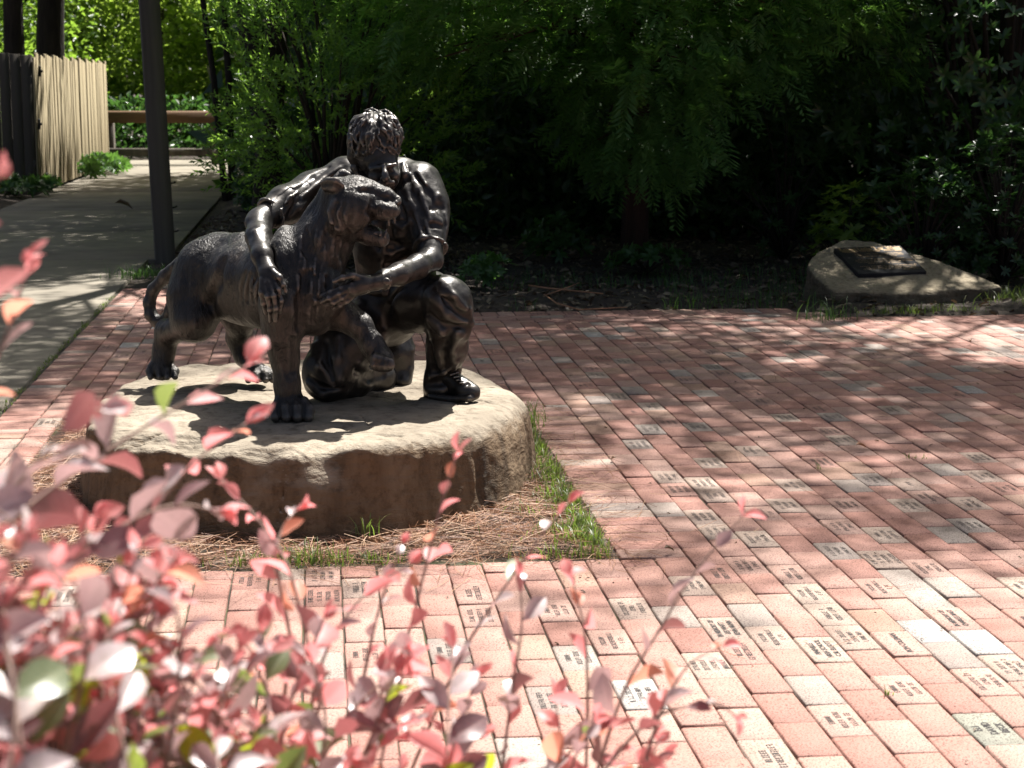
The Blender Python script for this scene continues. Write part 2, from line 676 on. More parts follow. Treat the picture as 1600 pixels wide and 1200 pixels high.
M['iron'] = mat_simple('black iron', [(0.3, (0.012, 0.012, 0.012)), (0.7, (0.03, 0.028, 0.026))], 30, 0.5, 0.2, 0.002, metal=0.6)
M['plaque'] = mat_simple('dark bronze plaque', [(0.3, (0.010, 0.010, 0.011)), (0.7, (0.022, 0.021, 0.022))], 30, 0.72, 0.3, 0.001, metal=0.4)
M['gold'] = mat_simple('raised bronze lettering', [(0.3, (0.16, 0.11, 0.06)), (0.7, (0.28, 0.20, 0.115))], 60, 0.55, 0, metal=0.7)
M['straw'] = mat_leaf('pine straw', [(0.14, 0.055, 0.03), (0.28, 0.12, 0.06), (0.40, 0.20, 0.11), (0.52, 0.33, 0.21)], (0.3, 0.15, 0.07), 0.1, 0.6)
M['litter'] = mat_leaf('dry fallen leaves', [(0.05, 0.035, 0.025), (0.10, 0.07, 0.045), (0.17, 0.12, 0.08), (0.24, 0.19, 0.13)], (0.2, 0.12, 0.06), 0.1, 0.7)
M['grass'] = mat_leaf('grass blade', [(0.07, 0.11, 0.025), (0.10, 0.15, 0.035), (0.15, 0.18, 0.06), (0.20, 0.17, 0.08)], (0.28, 0.42, 0.06), 0.35, 0.45)
M['cypress'] = mat_leaf('feathery cypress foliage', [(0.065, 0.135, 0.042), (0.085, 0.17, 0.052), (0.105, 0.20, 0.058)], (0.24, 0.48, 0.07), 0.42, 0.5, 0.3)
M['myrtle'] = mat_leaf('narrow glossy leaf', [(0.06, 0.13, 0.032), (0.085, 0.175, 0.038), (0.12, 0.21, 0.05)], (0.36, 0.62, 0.08), 0.5, 0.33, 0.5)
M['broad'] = mat_leaf('dark broad leaf', [(0.026, 0.058, 0.022), (0.038, 0.08, 0.03), (0.052, 0.10, 0.038)], (0.10, 0.24, 0.04), 0.32, 0.3, 0.5)
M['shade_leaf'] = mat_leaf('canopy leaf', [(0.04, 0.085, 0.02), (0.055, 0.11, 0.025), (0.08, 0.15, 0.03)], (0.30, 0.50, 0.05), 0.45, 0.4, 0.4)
M['bright_leaf'] = mat_leaf('sunlit canopy leaf', [(0.06, 0.11, 0.02), (0.09, 0.15, 0.03), (0.12, 0.18, 0.04)], (0.42, 0.60, 0.08), 0.5, 0.4, 0.4)  # sunshine on the crowns put into paler leaf colours
M['herb'] = mat_leaf('ground herb', [(0.035, 0.085, 0.025), (0.05, 0.12, 0.03)], (0.15, 0.32, 0.05), 0.35, 0.45)
# ------------------------------------------------------------------ ground sheet
def grid_sheet(name, x0, x1, y0, y1, nx, ny, zf, mat, kind='structure'):
    xs, ys = np.linspace(x0, x1, nx), np.linspace(y0, y1, ny)
    X, Y = np.meshgrid(xs, ys, indexing='ij')
    v = np.stack([X, Y, zf(X, Y)], -1).reshape(-1, 3)
    i, j = np.meshgrid(np.arange(nx - 1), np.arange(ny - 1), indexing='ij')
    a = (i * ny + j).ravel()
    f = np.stack([a, a + ny, a + ny + 1, a + 1], 1)
    return tag(link(name, make_mesh(name, v, f, [mat], smooth=True)), kind=kind)


BACK_A = 11.33          # back edge of the brick plaza
LEFT_B = -1.385         # its edge against the concrete path
BED = (5.235, 7.80, -1.10, 0.875)     # a0, a1, b0, b1 of the straw bed round the boulder
JOG_B, JOG_A = 3.12, 10.84


def ground_z(X, Y):
    a = -math.sin(YAW) * X + math.cos(YAW) * Y
    b = math.cos(YAW) * X + math.sin(YAW) * Y
    q = np.stack([X * 1.3, Y * 1.3, 0 * X], -1)
    far = np.clip((a - np.where(b > JOG_B, JOG_A, np.where(b < -0.35, 12.95, BACK_A)) - 0.02) / 0.5, 0, 1)
    far = far * np.clip((b - (-1.30 + 0.10 * (a > 13))) / 0.25, 0, 1) + np.clip((-3.72 - b) / 0.2, 0, 1)
    far = np.minimum(far, 1)
    n = 0.035 * fbm(q, 3, 5) + 0.012 * fbm(q * 6, 2, 9)
    return -0.035 + far * (0.045 + 0.8 * n)


g0 = grid_sheet('ground', -14, 14, -3, 40, 260, 400, ground_z, M['soil'])
# the same soil carried on to the horizon, butted under the near sheet
v, f = [], []
for (x0, x1, y0, y1) in ((-300, -13.9, -200, 400), (13.9, 300, -200, 400), (-13.9, 13.9, -200, -2.9), (-13.9, 13.9, 39.9, 400)):
    n0 = len(v)
    v += [[x0, y0, -0.05], [x1, y0, -0.05], [x1, y1, -0.05], [x0, y1, -0.05]]
    f.append([n0, n0 + 1, n0 + 2, n0 + 3])
tag(link('outer_ground', make_mesh('outer_ground', v, np.array(f), [M['soil']])), kind='structure')

# ------------------------------------------------------------------ concrete path, slab by slab
path = tag(empty('concrete_path', AB(20, -2.5)), kind='structure')
joints = [0.5, 3.1, 5.7, 8.3, 10.4, 12.3, 15.2, 18.2, 21.4, 25.2, 29.0, 33.2]
po = np.array(path.location)
for a0, a1 in zip(joints[:-1], joints[1:]):
    bl = -3.70
    br = LEFT_B - 0.028 if a0 < 12.5 else -1.27
    v, f = bevel_box(bl, br, a0 + 0.006, a1 - 0.006, -0.11, 0.0 + random.uniform(-0.002, 0.002), 0.006)
    w = v[:, 0:1] * BX + v[:, 1:2] * AX + v[:, 2:3] * np.array([0, 0, 1.0])
    link('slab', make_mesh('slab', w - po, f, [M['concrete']]), path)
# the cross walk at the far end
v, f = bevel_box(-9, 3.5, 33.21, 36.2, -0.11, 0.004, 0.006)
w = v[:, 0:1] * BX + v[:, 1:2] * AX + v[:, 2:3] * np.array([0, 0, 1.0])
link('slab', make_mesh('slab', w - po, f, [M['concrete']]), path)

# ------------------------------------------------------------------ brick plaza
PA, PB = 0.2068, 0.1046
BL, BW = 0.2022, 0.1000
plaza = tag(empty('brick_plaza', (0, 0, 0)), kind='structure')
v = [AB(0.2, LEFT_B - 0.02, -0.009), AB(0.2, 7, -0.009), AB(JOG_A, 7, -0.009), AB(JOG_A, JOG_B, -0.009), AB(BACK_A, JOG_B - .12, -0.009),
     AB(BACK_A, -0.35, -0.009), AB(12.92, -0.35, -0.009), AB(12.92, LEFT_B - 0.02, -0.009)]
link('joint_sand', make_mesh('joint_sand', v, np.array([[0, 1, 2, 3, 4, 5, 6, 7]]), [M['joint']]), plaza)


def in_bed(a, b, m=0.0):
    return BED[0] - m < a < BED[1] + m and BED[2] - m < b < BED[3] + m


bricks = []      # (a, b, along: 0 long side on A / 1 long side on B, la, lb)
# field
b_first = 1.092
nl = 22
for ic in range(-nl, 54):
    b0 = b_first + ic * PB
    off = (ic % 2) * 0.5 * PA + random.uniform(-0.025, 0.025)
    a_hi = (12.92 if b0 < -0.38 else BACK_A - 0.54) if b0 < JOG_B - 0.02 else JOG_A - 0.21
    cur = 1.2 + off
    bc = b0 + PB / 2
    beside = BED[2] - 0.05 < bc < b_first
    while cur < a_hi:
        lo_, hi_ = cur, min(cur + PA, a_hi)
        cur += PA
        if beside:
            if lo_ < BED[0] < hi_:
                hi_ = BED[0] - 0.004
            elif lo_ < BED[1] < hi_:
                lo_ = BED[1] + 0.004
            elif BED[0] <= lo_ and hi_ <= BED[1]:
                continue
        if hi_ - lo_ > 0.035:
            bricks.append(((lo_ + hi_) / 2, bc, 0, hi_ - lo_ - 0.0046, BW))
# header course along the concrete
a = 1.2
while a < 12.9:
    bricks.append((a + PB / 2, (LEFT_B + b_first - nl * PB - 0.003) / 2, 1, BW, b_first - nl * PB - LEFT_B - 0.006))
    a += PB
# header course along the bed
a = BED[0] + 0.0
while a < BED[1]:
    bricks.append((a + PB / 2, (BED[3] + 0.012 + b_first - 0.003) / 2, 1, BW, b_first - BED[3] - 0.016))
    a += PB
# border at the back: three stretcher rows and a soldier course
b = -0.36
while b < JOG_B - 0.15:
    bricks.append((BACK_A - 0.104, b + PB / 2, 0, 0.203, BW))
    b += PB
for r in range(3):
    b = -0.36 - (r % 2) * 0.1
    while b < JOG_B - 0.02 - 0.05 * r:
        bricks.append((BACK_A - 0.208 - (r + 0.5) * 0.1075, b + PA / 2, 1, BW, BL))
        b += PA
b = JOG_B + 0.02
while b < 6.6:
    bricks.append((JOG_A - 0.104, b + PB / 2, 0, 0.203, BW))
    b += PB

TINTS = {
    'red': [(0.365, 0.196, 0.156), (0.380, 0.212, 0.170), (0.340, 0.174, 0.138), (0.390, 0.228, 0.184)],
    'pink': [(0.400, 0.250, 0.204), (0.410, 0.264, 0.216)],
    'tan': [(0.37, 0.230, 0.170), (0.385, 0.25, 0.19)],
    'grey': [(0.325, 0.268, 0.232), (0.35, 0.298, 0.26), (0.29, 0.238, 0.208)],
    'white': [(0.385, 0.36, 0.335)],
    'pale': [(0.385, 0.30, 0.245), (0.365, 0.275, 0.225)],
    'green': [(0.25, 0.25, 0.205)],
}


def pick_tint():
    r = random.random()
    eng = random.random() < 0.16
    if eng:
        k = 'pale' if r < 0.30 else 'grey' if r < 0.50 else 'pink' if r < 0.75 else 'red'
    else:
        k = 'red' if r < 0.68 else 'pink' if r < 0.88 else 'tan' if r < 0.955 else 'grey' if r < 0.993 else 'white'
    return k, random.randrange(len(TINTS[k])), eng


# bricks whose words or colour can be read in the photograph, by the ground point they lie on
SPECIAL = [
    ((1508, 1138), 'green', ['ELI', 'DAVID', 'BECK'], 0.0175),
    ((1488, 968), 'pink', ['IN MEMORY OF', 'CHARLES MAEY'], 0.0145),
    ((1412, 1008), 'pink', ['RON COLEMAN'], 0.0155),
    ((1287, 1013), 'pale', ['PINEVILLE', 'HIGH SCHOOL', 'C.M. ELLIOTT'], 0.0145),
    ((1133, 980), 'pale', ['IN MEMORY OF', 'LES WHITT', 'KEVIN MUNN'], 0.0145),
    ((1455, 990), 'white', None, 0), ((1525, 1000), 'white', None, 0), ((1487, 1025), 'grey', None, 0),
    ((1230, 962), 'grey', None, 0), ((1290, 1080), 'grey', None, 0), ((1430, 925), 'grey', None, 0),
    ((1268, 928), 'pale', '3', 0), ((1370, 918), 'pink', '3', 0), ((1315, 1125), 'pink', '3', 0), ((1420, 1078), 'pink', '3', 0),
    ((1530, 1065), 'pink', '3', 0), ((1210, 1180), 'pale', '2', 0), ((985, 950), 'pale', '3', 0), ((948, 1003), 'pink', '3', 0),
    ((1080, 912), 'pale', '3', 0), ((1165, 884), 'pink', '3', 0), ((745, 922), 'pink', '2', 0), ((880, 950), 'pink', '3', 0),
    ((1180, 842), 'pale', '3', 0), ((1305, 860), 'grey', '3', 0), ((1115, 775), 'pale', '3', 0), ((1085, 808), 'pale', '3', 0),
    ((1020, 672), 'grey', '3', 0), ((995, 698), 'grey', '3', 0), ((1110, 725), 'pale', '3', 0), ((1172, 705), 'pale', '3', 0),
    ((1585, 908), 'pale', '3', 0), ((1000, 1085), 'white', '3', 0), ((1040, 748), 'pale', '3', 0), ((1240, 757), 'pale', '3', 0),
    ((1232, 790), 'pale', '3', 0), ((1450, 770), 'pink', '3', 0), ((1320, 792), 'pink', '3', 0), ((1500, 815), 'grey', '3', 0),
    ((1060, 663), 'red', '3', 0), ((1090, 672), 'grey', '3', 0),
]
bc_arr = np.array([AB(q[0], q[1]) for q in bricks])
bpx, bpy_, bzc = project(bc_arr)
special = {}
for (px, py), k, txt, h in SPECIAL:
    g = G(px, py)
    d = np.linalg.norm(bc_arr - g, axis=1)
    d[[i for i, q in enumerate(bricks) if q[2] != 0 or i in special]] = 9
    special[int(np.argmin(d))] = (k, txt, h)

# stroke lettering that cannot be read at this size: lines of letter-sized marks
def stroke_lines(nlines, seed):
    r = random.Random(seed)
    quads = []
    h = 0.0135 if nlines >= 3 else 0.016
    pitch = 0.0245
    for ln in range(nlines):
        y = (nlines - 1) * pitch / 2 - ln * pitch
        n = r.randint(8, 13) if r.random() < 0.8 else r.randint(4, 7)
        w = h * 0.78
        x = -n * w / 2
        for c in range(n):
            if r.random() < 0.13 and 0 < c < n - 1:
                x += w
                continue
            s = h * 0.17
            lw = w * 0.66
            kind = r.randint(0, 4)
            segs = []
            if kind in (0, 1, 2):
                segs.append((0, 0, s, h))
            if kind in (0, 3):
                segs.append((lw - s, 0, s, h))
            if kind in (1, 3):
                segs += [(0, h - s, lw, s), (0, h / 2 - s / 2, lw * 0.8, s)]
            if kind in (1, 2, 4):
                segs.append((0, 0, lw, s))
            if kind == 4:
                segs += [(lw / 2 - s / 2, 0, s, h), (0, h - s, lw, s)]
            if kind == 0:
                segs.append((0, h / 2 - s / 2, lw, s))
            for (qx, qy, qw, qh) in segs:
                quads.append((x + qx, y - h / 2 + qy, qw, qh))
            x += w
    v, f = [], []
    for i, (x, y, w, h2) in enumerate(quads):
        z = 0.0007 + 0.00005 * (i % 7)
        v += [[x, y, z], [x + w, y, z], [x + w, y + h2, z], [x, y + h2, z]]
        f.append([4 * i, 4 * i + 1, 4 * i + 2, 4 * i + 3])
    return np.array(v), np.array(f)


STROKES = [stroke_lines(n, 100 + i) for i, n in enumerate((3, 3, 3, 4, 3, 2, 3, 4, 2, 3, 3, 1))]
STROKE_MESH = [make_mesh('engraving', v, f, [M['ink']]) for v, f in STROKES]


def text_mesh(name, lines, size, mat, spacing=1.25, align='CENTER', extrude=0.0):
    cu = bpy.data.curves.new(name, 'FONT')
    cu.body = '\n'.join(lines)
    cu.size = size / 0.70
    cu.align_x = align
    cu.align_y = 'CENTER'
    cu.space_line = spacing
    cu.resolution_u = 2
    cu.extrude = extrude
    cu.offset = size * 0.035
    o = bpy.data.objects.new(name, cu)
    COL.objects.link(o)
    dg = bpy.context.evaluated_depsgraph_get()
    me = bpy.data.meshes.new_from_object(o.evaluated_get(dg))
    bpy.data.objects.remove(o)
    me.materials.clear()
    me.materials.append(mat)
    return me


_bm = {}


def brick_mesh(la, lb, k, i):
    key = (round(la, 3), round(lb, 3), k, i)
    if key not in _bm:
        v, f = bevel_box(-la / 2, la / 2, -lb / 2, lb / 2, -0.055, 0.0, 0.0035)
        t = np.tile(np.array(TINTS[k][i]), (len(v), 1))
        t[:8] *= 0.85        # dirt on the arrises
        _bm[key] = (make_mesh('brick', v, f, [M['brick']], tint=t), v, f, t)
    return _bm[key]


inview = (bpx > 0) & (bpx < 1600) & (bpy_ < 1200) & (bpy_ > 440)
occl = (bpx < 560 + (1200 - bpy_) * 0) & (bpy_ > 900)       # behind the shrub
order = sorted(range(len(bricks)), key=lambda i: (not inview[i], occl[i] and i not in special, bzc[i]))
single = set(order[:292])
bulk, bulk_eng = [], []
RAX = YAW + math.pi / 2
for i, (a, b, al, la, lb) in enumerate(bricks):
    k, ti, eng = pick_tint()
    txt, h = None, 0
    if al == 1:
        eng = False
        if k in ('white',):
            k, ti = 'red', 0
    si = random.randrange(len(STROKES))
    if i in special:
        k, txt, h = special[i]
        ti = random.randrange(len(TINTS[k]))
        eng = txt is not None
        if isinstance(txt, str):
            n = int(txt)
            si = {1: 11, 2: 5, 3: random.choice([0, 1, 2, 4, 6, 9, 10]), 4: 3}[n]
            txt = None
    elif la < 0.18 and al == 0:
        eng = False
    me, v, f, t = brick_mesh(la, lb, k, ti)
    z = random.gauss(0, 0.0014)
    e = (random.gauss(0, 0.005), random.gauss(0, 0.004), YAW + math.pi / 2 + random.gauss(0, 0.004))
    loc = AB(a + random.gauss(0, 0.0008), b + random.gauss(0, 0.0008), z)
    # local x runs along A, local y along -B
    mt = Matrix.Translation(loc) @ Matrix.Rotation(e[2], 4, 'Z') @ Matrix.Rotation(e[0], 4, 'X') @ Matrix.Rotation(e[1], 4, 'Y')
    if i in single:
        o = bpy.data.objects.new('brick', me)
        COL.objects.link(o)
        o.parent = plaza
        o.matrix_local = mt
        if eng:
            em = text_mesh('engraving', txt, h, M['ink'], 1.15) if txt else STROKE_MESH[si]
            eo = link('engraving', em, o)
            if txt:
                eo.location = (0, 0, 0.0009)
                eo.scale = (1.02, 1.0, 1)
    else:
        m3 = np.array(mt.to_3x3())
        w = v @ m3.T + loc
        jit = 1 + random.gauss(0, 0.07)
        bulk.append((w, f, t * jit))
        if eng:
            sv, sf = STROKES[si]
            bulk_eng.append((sv @ m3.T + loc, sf))
nv = 0
vs, fs, ts = [], [], []
for w, f, t in bulk:
    vs.append(w)
    fs.append(f + nv)
    ts.append(t)
    nv += len(w)
tag(link('far_bricks', make_mesh('far_bricks', np.concatenate(vs), np.concatenate(fs), [M['brick']], tint=np.concatenate(ts)), plaza), kind='stuff')
vv, ff = join(bulk_eng)
tag(link('far_engraving', make_mesh('far_engraving', vv, ff, [M['ink']]), plaza), kind='stuff')
# ------------------------------------------------------------------ boulder
BC = np.array([-0.735, 6.475, 0.0])
boulder_sc = Sculpt(0.0085)


def rock_top(x, y):
    """height of the boulder's top face"""
    q = np.stack([x * 2.1, y * 2.1, 0 * x], -1)
    return 0.302 + 0.010 * vnoise(q, 3)  - 0.02 * np.clip((-x - 1.15) / 0.3, 0, 1)


def d_boulder(q):
    x, y, z = q[..., 0] - BC[0], q[..., 1] - BC[1], q[..., 2]
    th = np.arctan2(y, x)
    wob = 1 + 0.022 * np.sin(3 * th + 0.6) + 0.018 * np.sin(5 * th + 2.0) + 0.012 * np.sin(8 * th)
    flare = 1 + 0.03 * np.clip((0.20 - z) / 0.2, 0, 1)
    rx, ry, n = 0.776 * wob * flare, 0.945 * wob * flare, 2.45
    rad = (np.abs(x / rx) ** n + np.abs(y / ry) ** n) ** (1 / n)
    side = (rad - 1) * 0.78
    lay = fbm(q * 3.6, 4, 21)
    top = z - rock_top(q[..., 0], q[..., 1])
    # broken flakes on the top, stronger towards the near rim
    near = np.clip((6.10 - q[..., 1]) / 0.30, 0, 1) * np.clip((rad - 0.5) / 0.3, 0, 1)
    tn = fbm(np.stack([q[..., 0] * 2.6, q[..., 1] * 5.5, 0 * z], -1), 4, 4)
    ter = np.floor((tn + 1.2) * 4.0) / 4.0
    top = top + near * 0.030 * np.clip(ter - 0.7, 0, 1.2) + 0.006 * np.abs(fbm(np.stack([q[..., 0] * 5, q[..., 1] * 9, z * 3], -1), 3, 8))
    # a few cracks
    cr = np.abs(fbm(np.stack([q[..., 0] * 1.6, q[..., 1] * 3.0, 0 * z], -1), 3, 90))
    top = top + 0.012 * np.clip(1 - cr / 0.035, 0, 1)
    kk = 0.026 + 0.10 * np.clip((x - 0.25) / 0.45, 0, 1) + 0.02 * np.clip(y / 0.6, 0, 1)
    h = np.maximum(kk - np.abs(side - top), 0) / kk
    d = np.maximum(side, top) + h * h * kk * 0.25
    # chips broken off the near rim
    rim = np.exp(-((z - 0.255) / 0.06) ** 2) * np.clip((rad - 0.8) / 0.15, 0, 1) * np.clip((0.45 - x) / 0.3, 0, 1)
    d = d + rim * 0.045 * np.clip(fbm(q * np.array([3.4, 3.4, 2.0]), 3, 31) - 0.08, 0, 1.0)
    sw = np.clip((0.24 - z) / 0.06, 0, 1)
    vc = np.abs(fbm(q * np.array([2.2, 2.2, 0.7]), 3, 95))
    return d + 0.007 * lay + 0.0022 * fbm(q * 21, 3, 41) + sw * (0.004 * vnoise(q * np.array([6, 6, 3]), 77) + 0.010 * np.clip(1 - vc / 0.03, 0, 1))


boulder_sc.fn(d_boulder, BC + [-0.92, -1.08, -0.10], BC + [0.92, 1.05, 0.42], 0.001)
boulder = tag(boulder_sc.build('boulder', [M['boulder']], BC, loc=BC, smooth_it=0),
              'big round flat-topped tan boulder that carries the bronze statue', 'boulder')

# ------------------------------------------------------------------ bronze group
SO = np.array([-0.62, 6.45, 0.300])
statue = tag(empty('bronze_statue', SO), 'dark bronze statue of a kneeling man hugging a big cat', 'statue')


def rot_axes(fwd, up):
    f = np.array(fwd, float)
    f /= np.linalg.norm(f)
    u = np.array(up, float)
    u -= f * (u @ f)
    u /= np.linalg.norm(u)
    return np.stack([np.cross(f, u) * -1, f, u], 1) if False else np.stack([np.cross(f, u), f, u], 1)


# ---- the big cat
def fur_disp(amp=0.0022, sc=34, seed=3):
    def f(q):
        w = q + 0.02 * np.stack([vnoise(q * 9, seed), vnoise(q * 9 + 5, seed), 0 * q[..., 0]], -1)
        return amp * (vnoise(w * np.array([sc, sc, sc * 0.28]), seed + 1) + 0.6 * vnoise(w * np.array([sc * 2, sc * 2, sc * 0.5]), seed + 2)) + 0.004 * vnoise(q * 7, seed + 4)
    return f


C = Sculpt(0.0052)
# trunk from chest to pelvis
C.chain([(484, 448, 6.12, 50), (440, 438, 6.27, 58), (392, 436, 6.44, 59), (345, 432, 6.60, 54), (322, 438, 6.66, 50)], 0.05)
C.chain([(382, 378, 6.48, 12), (346, 382, 6.60, 12)], 0.06)
# belly drawn up
C.chain([(420, 480, 6.30, 34), (372, 470, 6.50, 32)], 0.06)
# haunch and near hind leg
C.ellp(306, 456, 6.57, 36, 40, 66, k=0.06)
C.ellp(330, 412, 6.60, 42, 46, 40, k=0.05)
C.chain([(302, 470, 6.55, 40), (303, 502, 6.50, 29), (294, 506, 6.54, 24)], 0.045)
C.chain([(298, 508, 6.54, 22), (270, 518, 6.68, 18), (261, 520, 6.72, 16.5)], 0.03)
C.chain([(261, 515, 6.72, 17), (257, 545, 6.72, 16), (252, 574, 6.70, 18)], 0.03)
# far hind leg
C.chain([(352, 462, 6.78, 40), (376, 500, 6.72, 22), (374, 528, 6.78, 18), (382, 556, 6.76, 14.5), (396, 574, 6.70, 15)], 0.035)
# near shoulder blade and foreleg
C.ellp(446, 398, 6.12, 25, 36, 46, k=0.04)
C.chain([(452, 410, 6.08, 36), (446, 478, 6.02, 36), (441, 522, 6.02, 26), (446, 560, 6.03, 20), (449, 600, 6.02, 17.5), (450, 632, 6.01, 19)], 0.045)
C.chain([(430, 505, 6.06, 16), (436, 535, 6.04, 14)], 0.03)          # elbow point
# chest and throat ruff
C.ellp(494, 452, 6.06, 38, 42, 50, k=0.05)
C.chain([(505, 470, 6.06, 32), (492, 500, 6.06, 24)], 0.05)
# lifted far foreleg
C.chain([(505, 488, 6.10, 25), (540, 494, 6.10, 21), (562, 508, 6.08, 18), (582, 538, 6.06, 17), (594, 556, 6.05, 18)], 0.03)
# neck
C.chain([(482, 434, 6.12, 50), (509, 376, 6.10, 40), (528, 340, 6.09, 35)], 0.045)
C.chain([(474, 372, 6.13, 22), (493, 340, 6.13, 16), (513, 304, 6.11, 17)], 0.035)
# head: skull, cheeks, muzzle, brow
C.ellp(545, 319, 6.07, 41, 36, 39, k=0.025)
C.chain([(528, 298, 6.07, 19), (560, 296, 6.06, 17), (588, 302, 6.06, 15)], 0.035)
C.ellp(548, 336, 6.00, 30, 16, 27, k=0.03)          # cheek bone, near side
C.chain([(572, 318, 6.06, 27), (598, 324, 6.055, 21)], 0.03)
C.ellp(549, 325, 6.00, 31, 16, 30, k=0.03)         # broad cheek, near side
C.chain([(580, 296, 6.06, 12), (604, 304, 6.05, 10), (619, 312, 6.05, 8.5)], 0.014)   # bridge of the nose
C.ellp(602, 329, 6.020, 23, 14, 16.5, k=0.010)       # near muzzle pad
C.ellp(607, 329, 6.080, 19, 12, 15, k=0.012)
C.ellp(620, 316, 6.05, 8.5, 13, 7, k=0.006)          # nose pad
C.chain([(530, 336, 6.0, 14), (528, 350, 6.01, 13), (545, 360, 6.03, 13)], 0.025)  # jowl
# lower jaw
C.chain([(550, 357, 6.06, 19), (578, 368, 6.06, 14.5), (594, 372, 6.055, 13)], 0.018)
C.ellp(598, 374, 6.055, 9.5, 12, 11, k=0.010)
# the open mouth
C.chain([(584, 352, 6.03, 2.5), (600, 354, 6.03, 4.5), (616, 353, 6.03, 7), (634, 350, 6.03, 11)], 0.006, op='s')
C.chain([(584, 353, 6.09, 3), (604, 355, 6.09, 6), (630, 350, 6.09, 10)], 0.006, op='s')
C.mark = len(C.ops)
# brow, groove under the bridge, groove between cheek and muzzle, edge of the ruff
C.deco([(546, 294, 6.0, 3), (564, 293, 6.0, 3.6), (581, 291, 6.0, 2.6)], 0.008, sink=0.1)
C.deco([(559, 300, 6.0, 1.2), (571, 299, 6.0, 1.7), (583, 300, 6.0, 1.2)], 0.010, op='s')
C.deco([(588, 303, 6.0, 1.4), (602, 311, 6.0, 1.9), (613, 319, 6.0, 1.4)], 0.008, op='s')
C.deco([(581, 315, 6.0, 1.6), (578, 330, 6.0, 2.5), (581, 345, 6.0, 2)], 0.012, op='s')
C.deco([(524, 312, 6.0, 3), (514, 331, 6.0, 4.4), (518, 348, 6.0, 4.4), (529, 360, 6.0, 3)], 0.008, sink=0.0)
C.deco([(528, 318, 6.0, 1.6), (521, 334, 6.0, 2.4), (526, 354, 6.0, 2)], 0.006, op='s')
C.deco([(538, 318, 6.0, 1.6), (532, 336, 6.0, 2.6), (538, 354, 6.0, 2)], 0.006, op='s')
C.deco([(548, 340, 6.0, 1.4), (545, 350, 6.0, 2), (552, 360, 6.0, 1.4)], 0.006, op='s')
for k in range(4):
    C.deco([(592 + 5 * k, 326 + 2 * k, 6.0, 1.0), (588 + 6 * k, 334 + k, 6.0, 1.0)], 0.004, op='s')
# ears laid back
C.chain([(508, 292, 6.03, 8), (522, 292, 6.00, 8), (534, 297, 6.0, 5)], 0.010)
C.chain([(501, 286, 6.03, 3.5), (512, 281, 6.00, 4.5), (524, 282, 5.985, 4.5), (536, 290, 5.99, 3.5)], 0.005)
C.chain([(510, 292, 5.985, 3.5), (522, 292, 5.965, 4.5), (531, 295, 5.97, 3)], 0.005, op='s')
C.chain([(526, 278, 6.14, 6), (534, 271, 6.15, 6), (545, 273, 6.15, 4.5)], 0.012)
# tufts of the ruff and chest: ridges that follow the coat
rr = random.Random(5)
for k in range(80):
    t = rr.random()
    x0 = 470 + 75 * rr.random() - 10 * t
    y0 = 350 + 125 * t
    if x0 > 545 - (y0 - 350) * 0.16:
        continue
    ln = rr.uniform(12, 24)
    yy = 6.02 - 0.045 * rr.random() + 0.03 * abs(x0 - 500) / 40
    sx = rr.uniform(-6, 3)
    C.deco([(x0, y0, yy, rr.uniform(1.3, 2.2)), (x0 + sx * 0.5, y0 + ln * 0.7, yy, 1.6), (x0 + sx, y0 + ln * 1.3, yy, 1.0)], 0.010, op=rr.choice('us'), sink=0.65)
# shoulder and haunch creases
C.deco([(424, 390, 6.12, 3), (418, 430, 6.12, 4), (424, 470, 6.12, 3)], 0.03, op='s')
C.deco([(345, 410, 6.47, 4), (338, 440, 6.46, 5), (330, 475, 6.46, 5)], 0.04, op='s')
C.deco([(478, 430, 5.975, 3), (470, 470, 5.975, 3), (468, 510, 6.0, 3)], 0.03, op='s')
C.deco([(458, 530, 5.965, 2.5), (460, 580, 5.97, 2.5)], 0.015, op='s')
# ribs
for k in range(5):
    x0 = 382 + k * 9
    C.deco([(x0, 430, 6.26 - 0.02 * k, 2), (x0 - 5, 470, 6.27 - 0.02 * k, 2)], 0.02, op='s')


def paw(px, py, Y, w, h, toes, fwd, spread=1.0):
    """paw: pad mass and separate toes that point along fwd (px, depth)"""
    C.ellp(px, py - h * 0.50, Y + 0.012, w * 0.44, w * 0.46, h * 0.50, k=0.022)
    for i in range(toes):
        u = (i / (toes - 1) - 0.5) * 2
        tx = px + u * w * 0.40 * spread + fwd[0] * (1 - 0.25 * abs(u))
        tY = Y + fwd[1] * (1 - 0.22 * u * u)
        C.chain([(px + u * w * 0.30, py - h * 0.72, Y + fwd[1] * 0.35, w * 0.14), (tx, py - h * 0.46, tY + 0.010, w * 0.15), (tx + fwd[0] * 0.15, py - h * 0.18, tY - 0.008, w * 0.125)], 0.007)
    for i in range(toes - 1):
        u = ((i + 0.5) / (toes - 1) - 0.5) * 2
        tx = px + u * w * 0.42 * spread + fwd[0]
        tY = Y + fwd[1] * 1.25
        C.chain([(tx, py - h * 0.66, tY - 0.012, 1.6), (tx + u * 1.5, py - h * 0.05, tY - 0.020, 2.4)], 0.005, op='s')


paw(455, 660, 6.01, 64, 46, 4, (1, -0.055))
paw(252, 595, 6.71, 48, 32, 4, (3, -0.05))
paw(402, 600, 6.71, 48, 33, 4, (6, -0.06))
# hanging paw
C.ellp(598, 563, 6.04, 18, 19, 17, k=0.02)
for i in range(4):
    C.chain([(586 + i * 8.2, 558 + 2 * i, 6.0, 5.5), (585 + i * 8.6, 572 - 1.2 * abs(i - 1.5), 6.0, 5.6), (587 + i * 7.6, 577 - 1.2 * abs(i - 1.5), 6.02, 4.6)], 0.008)
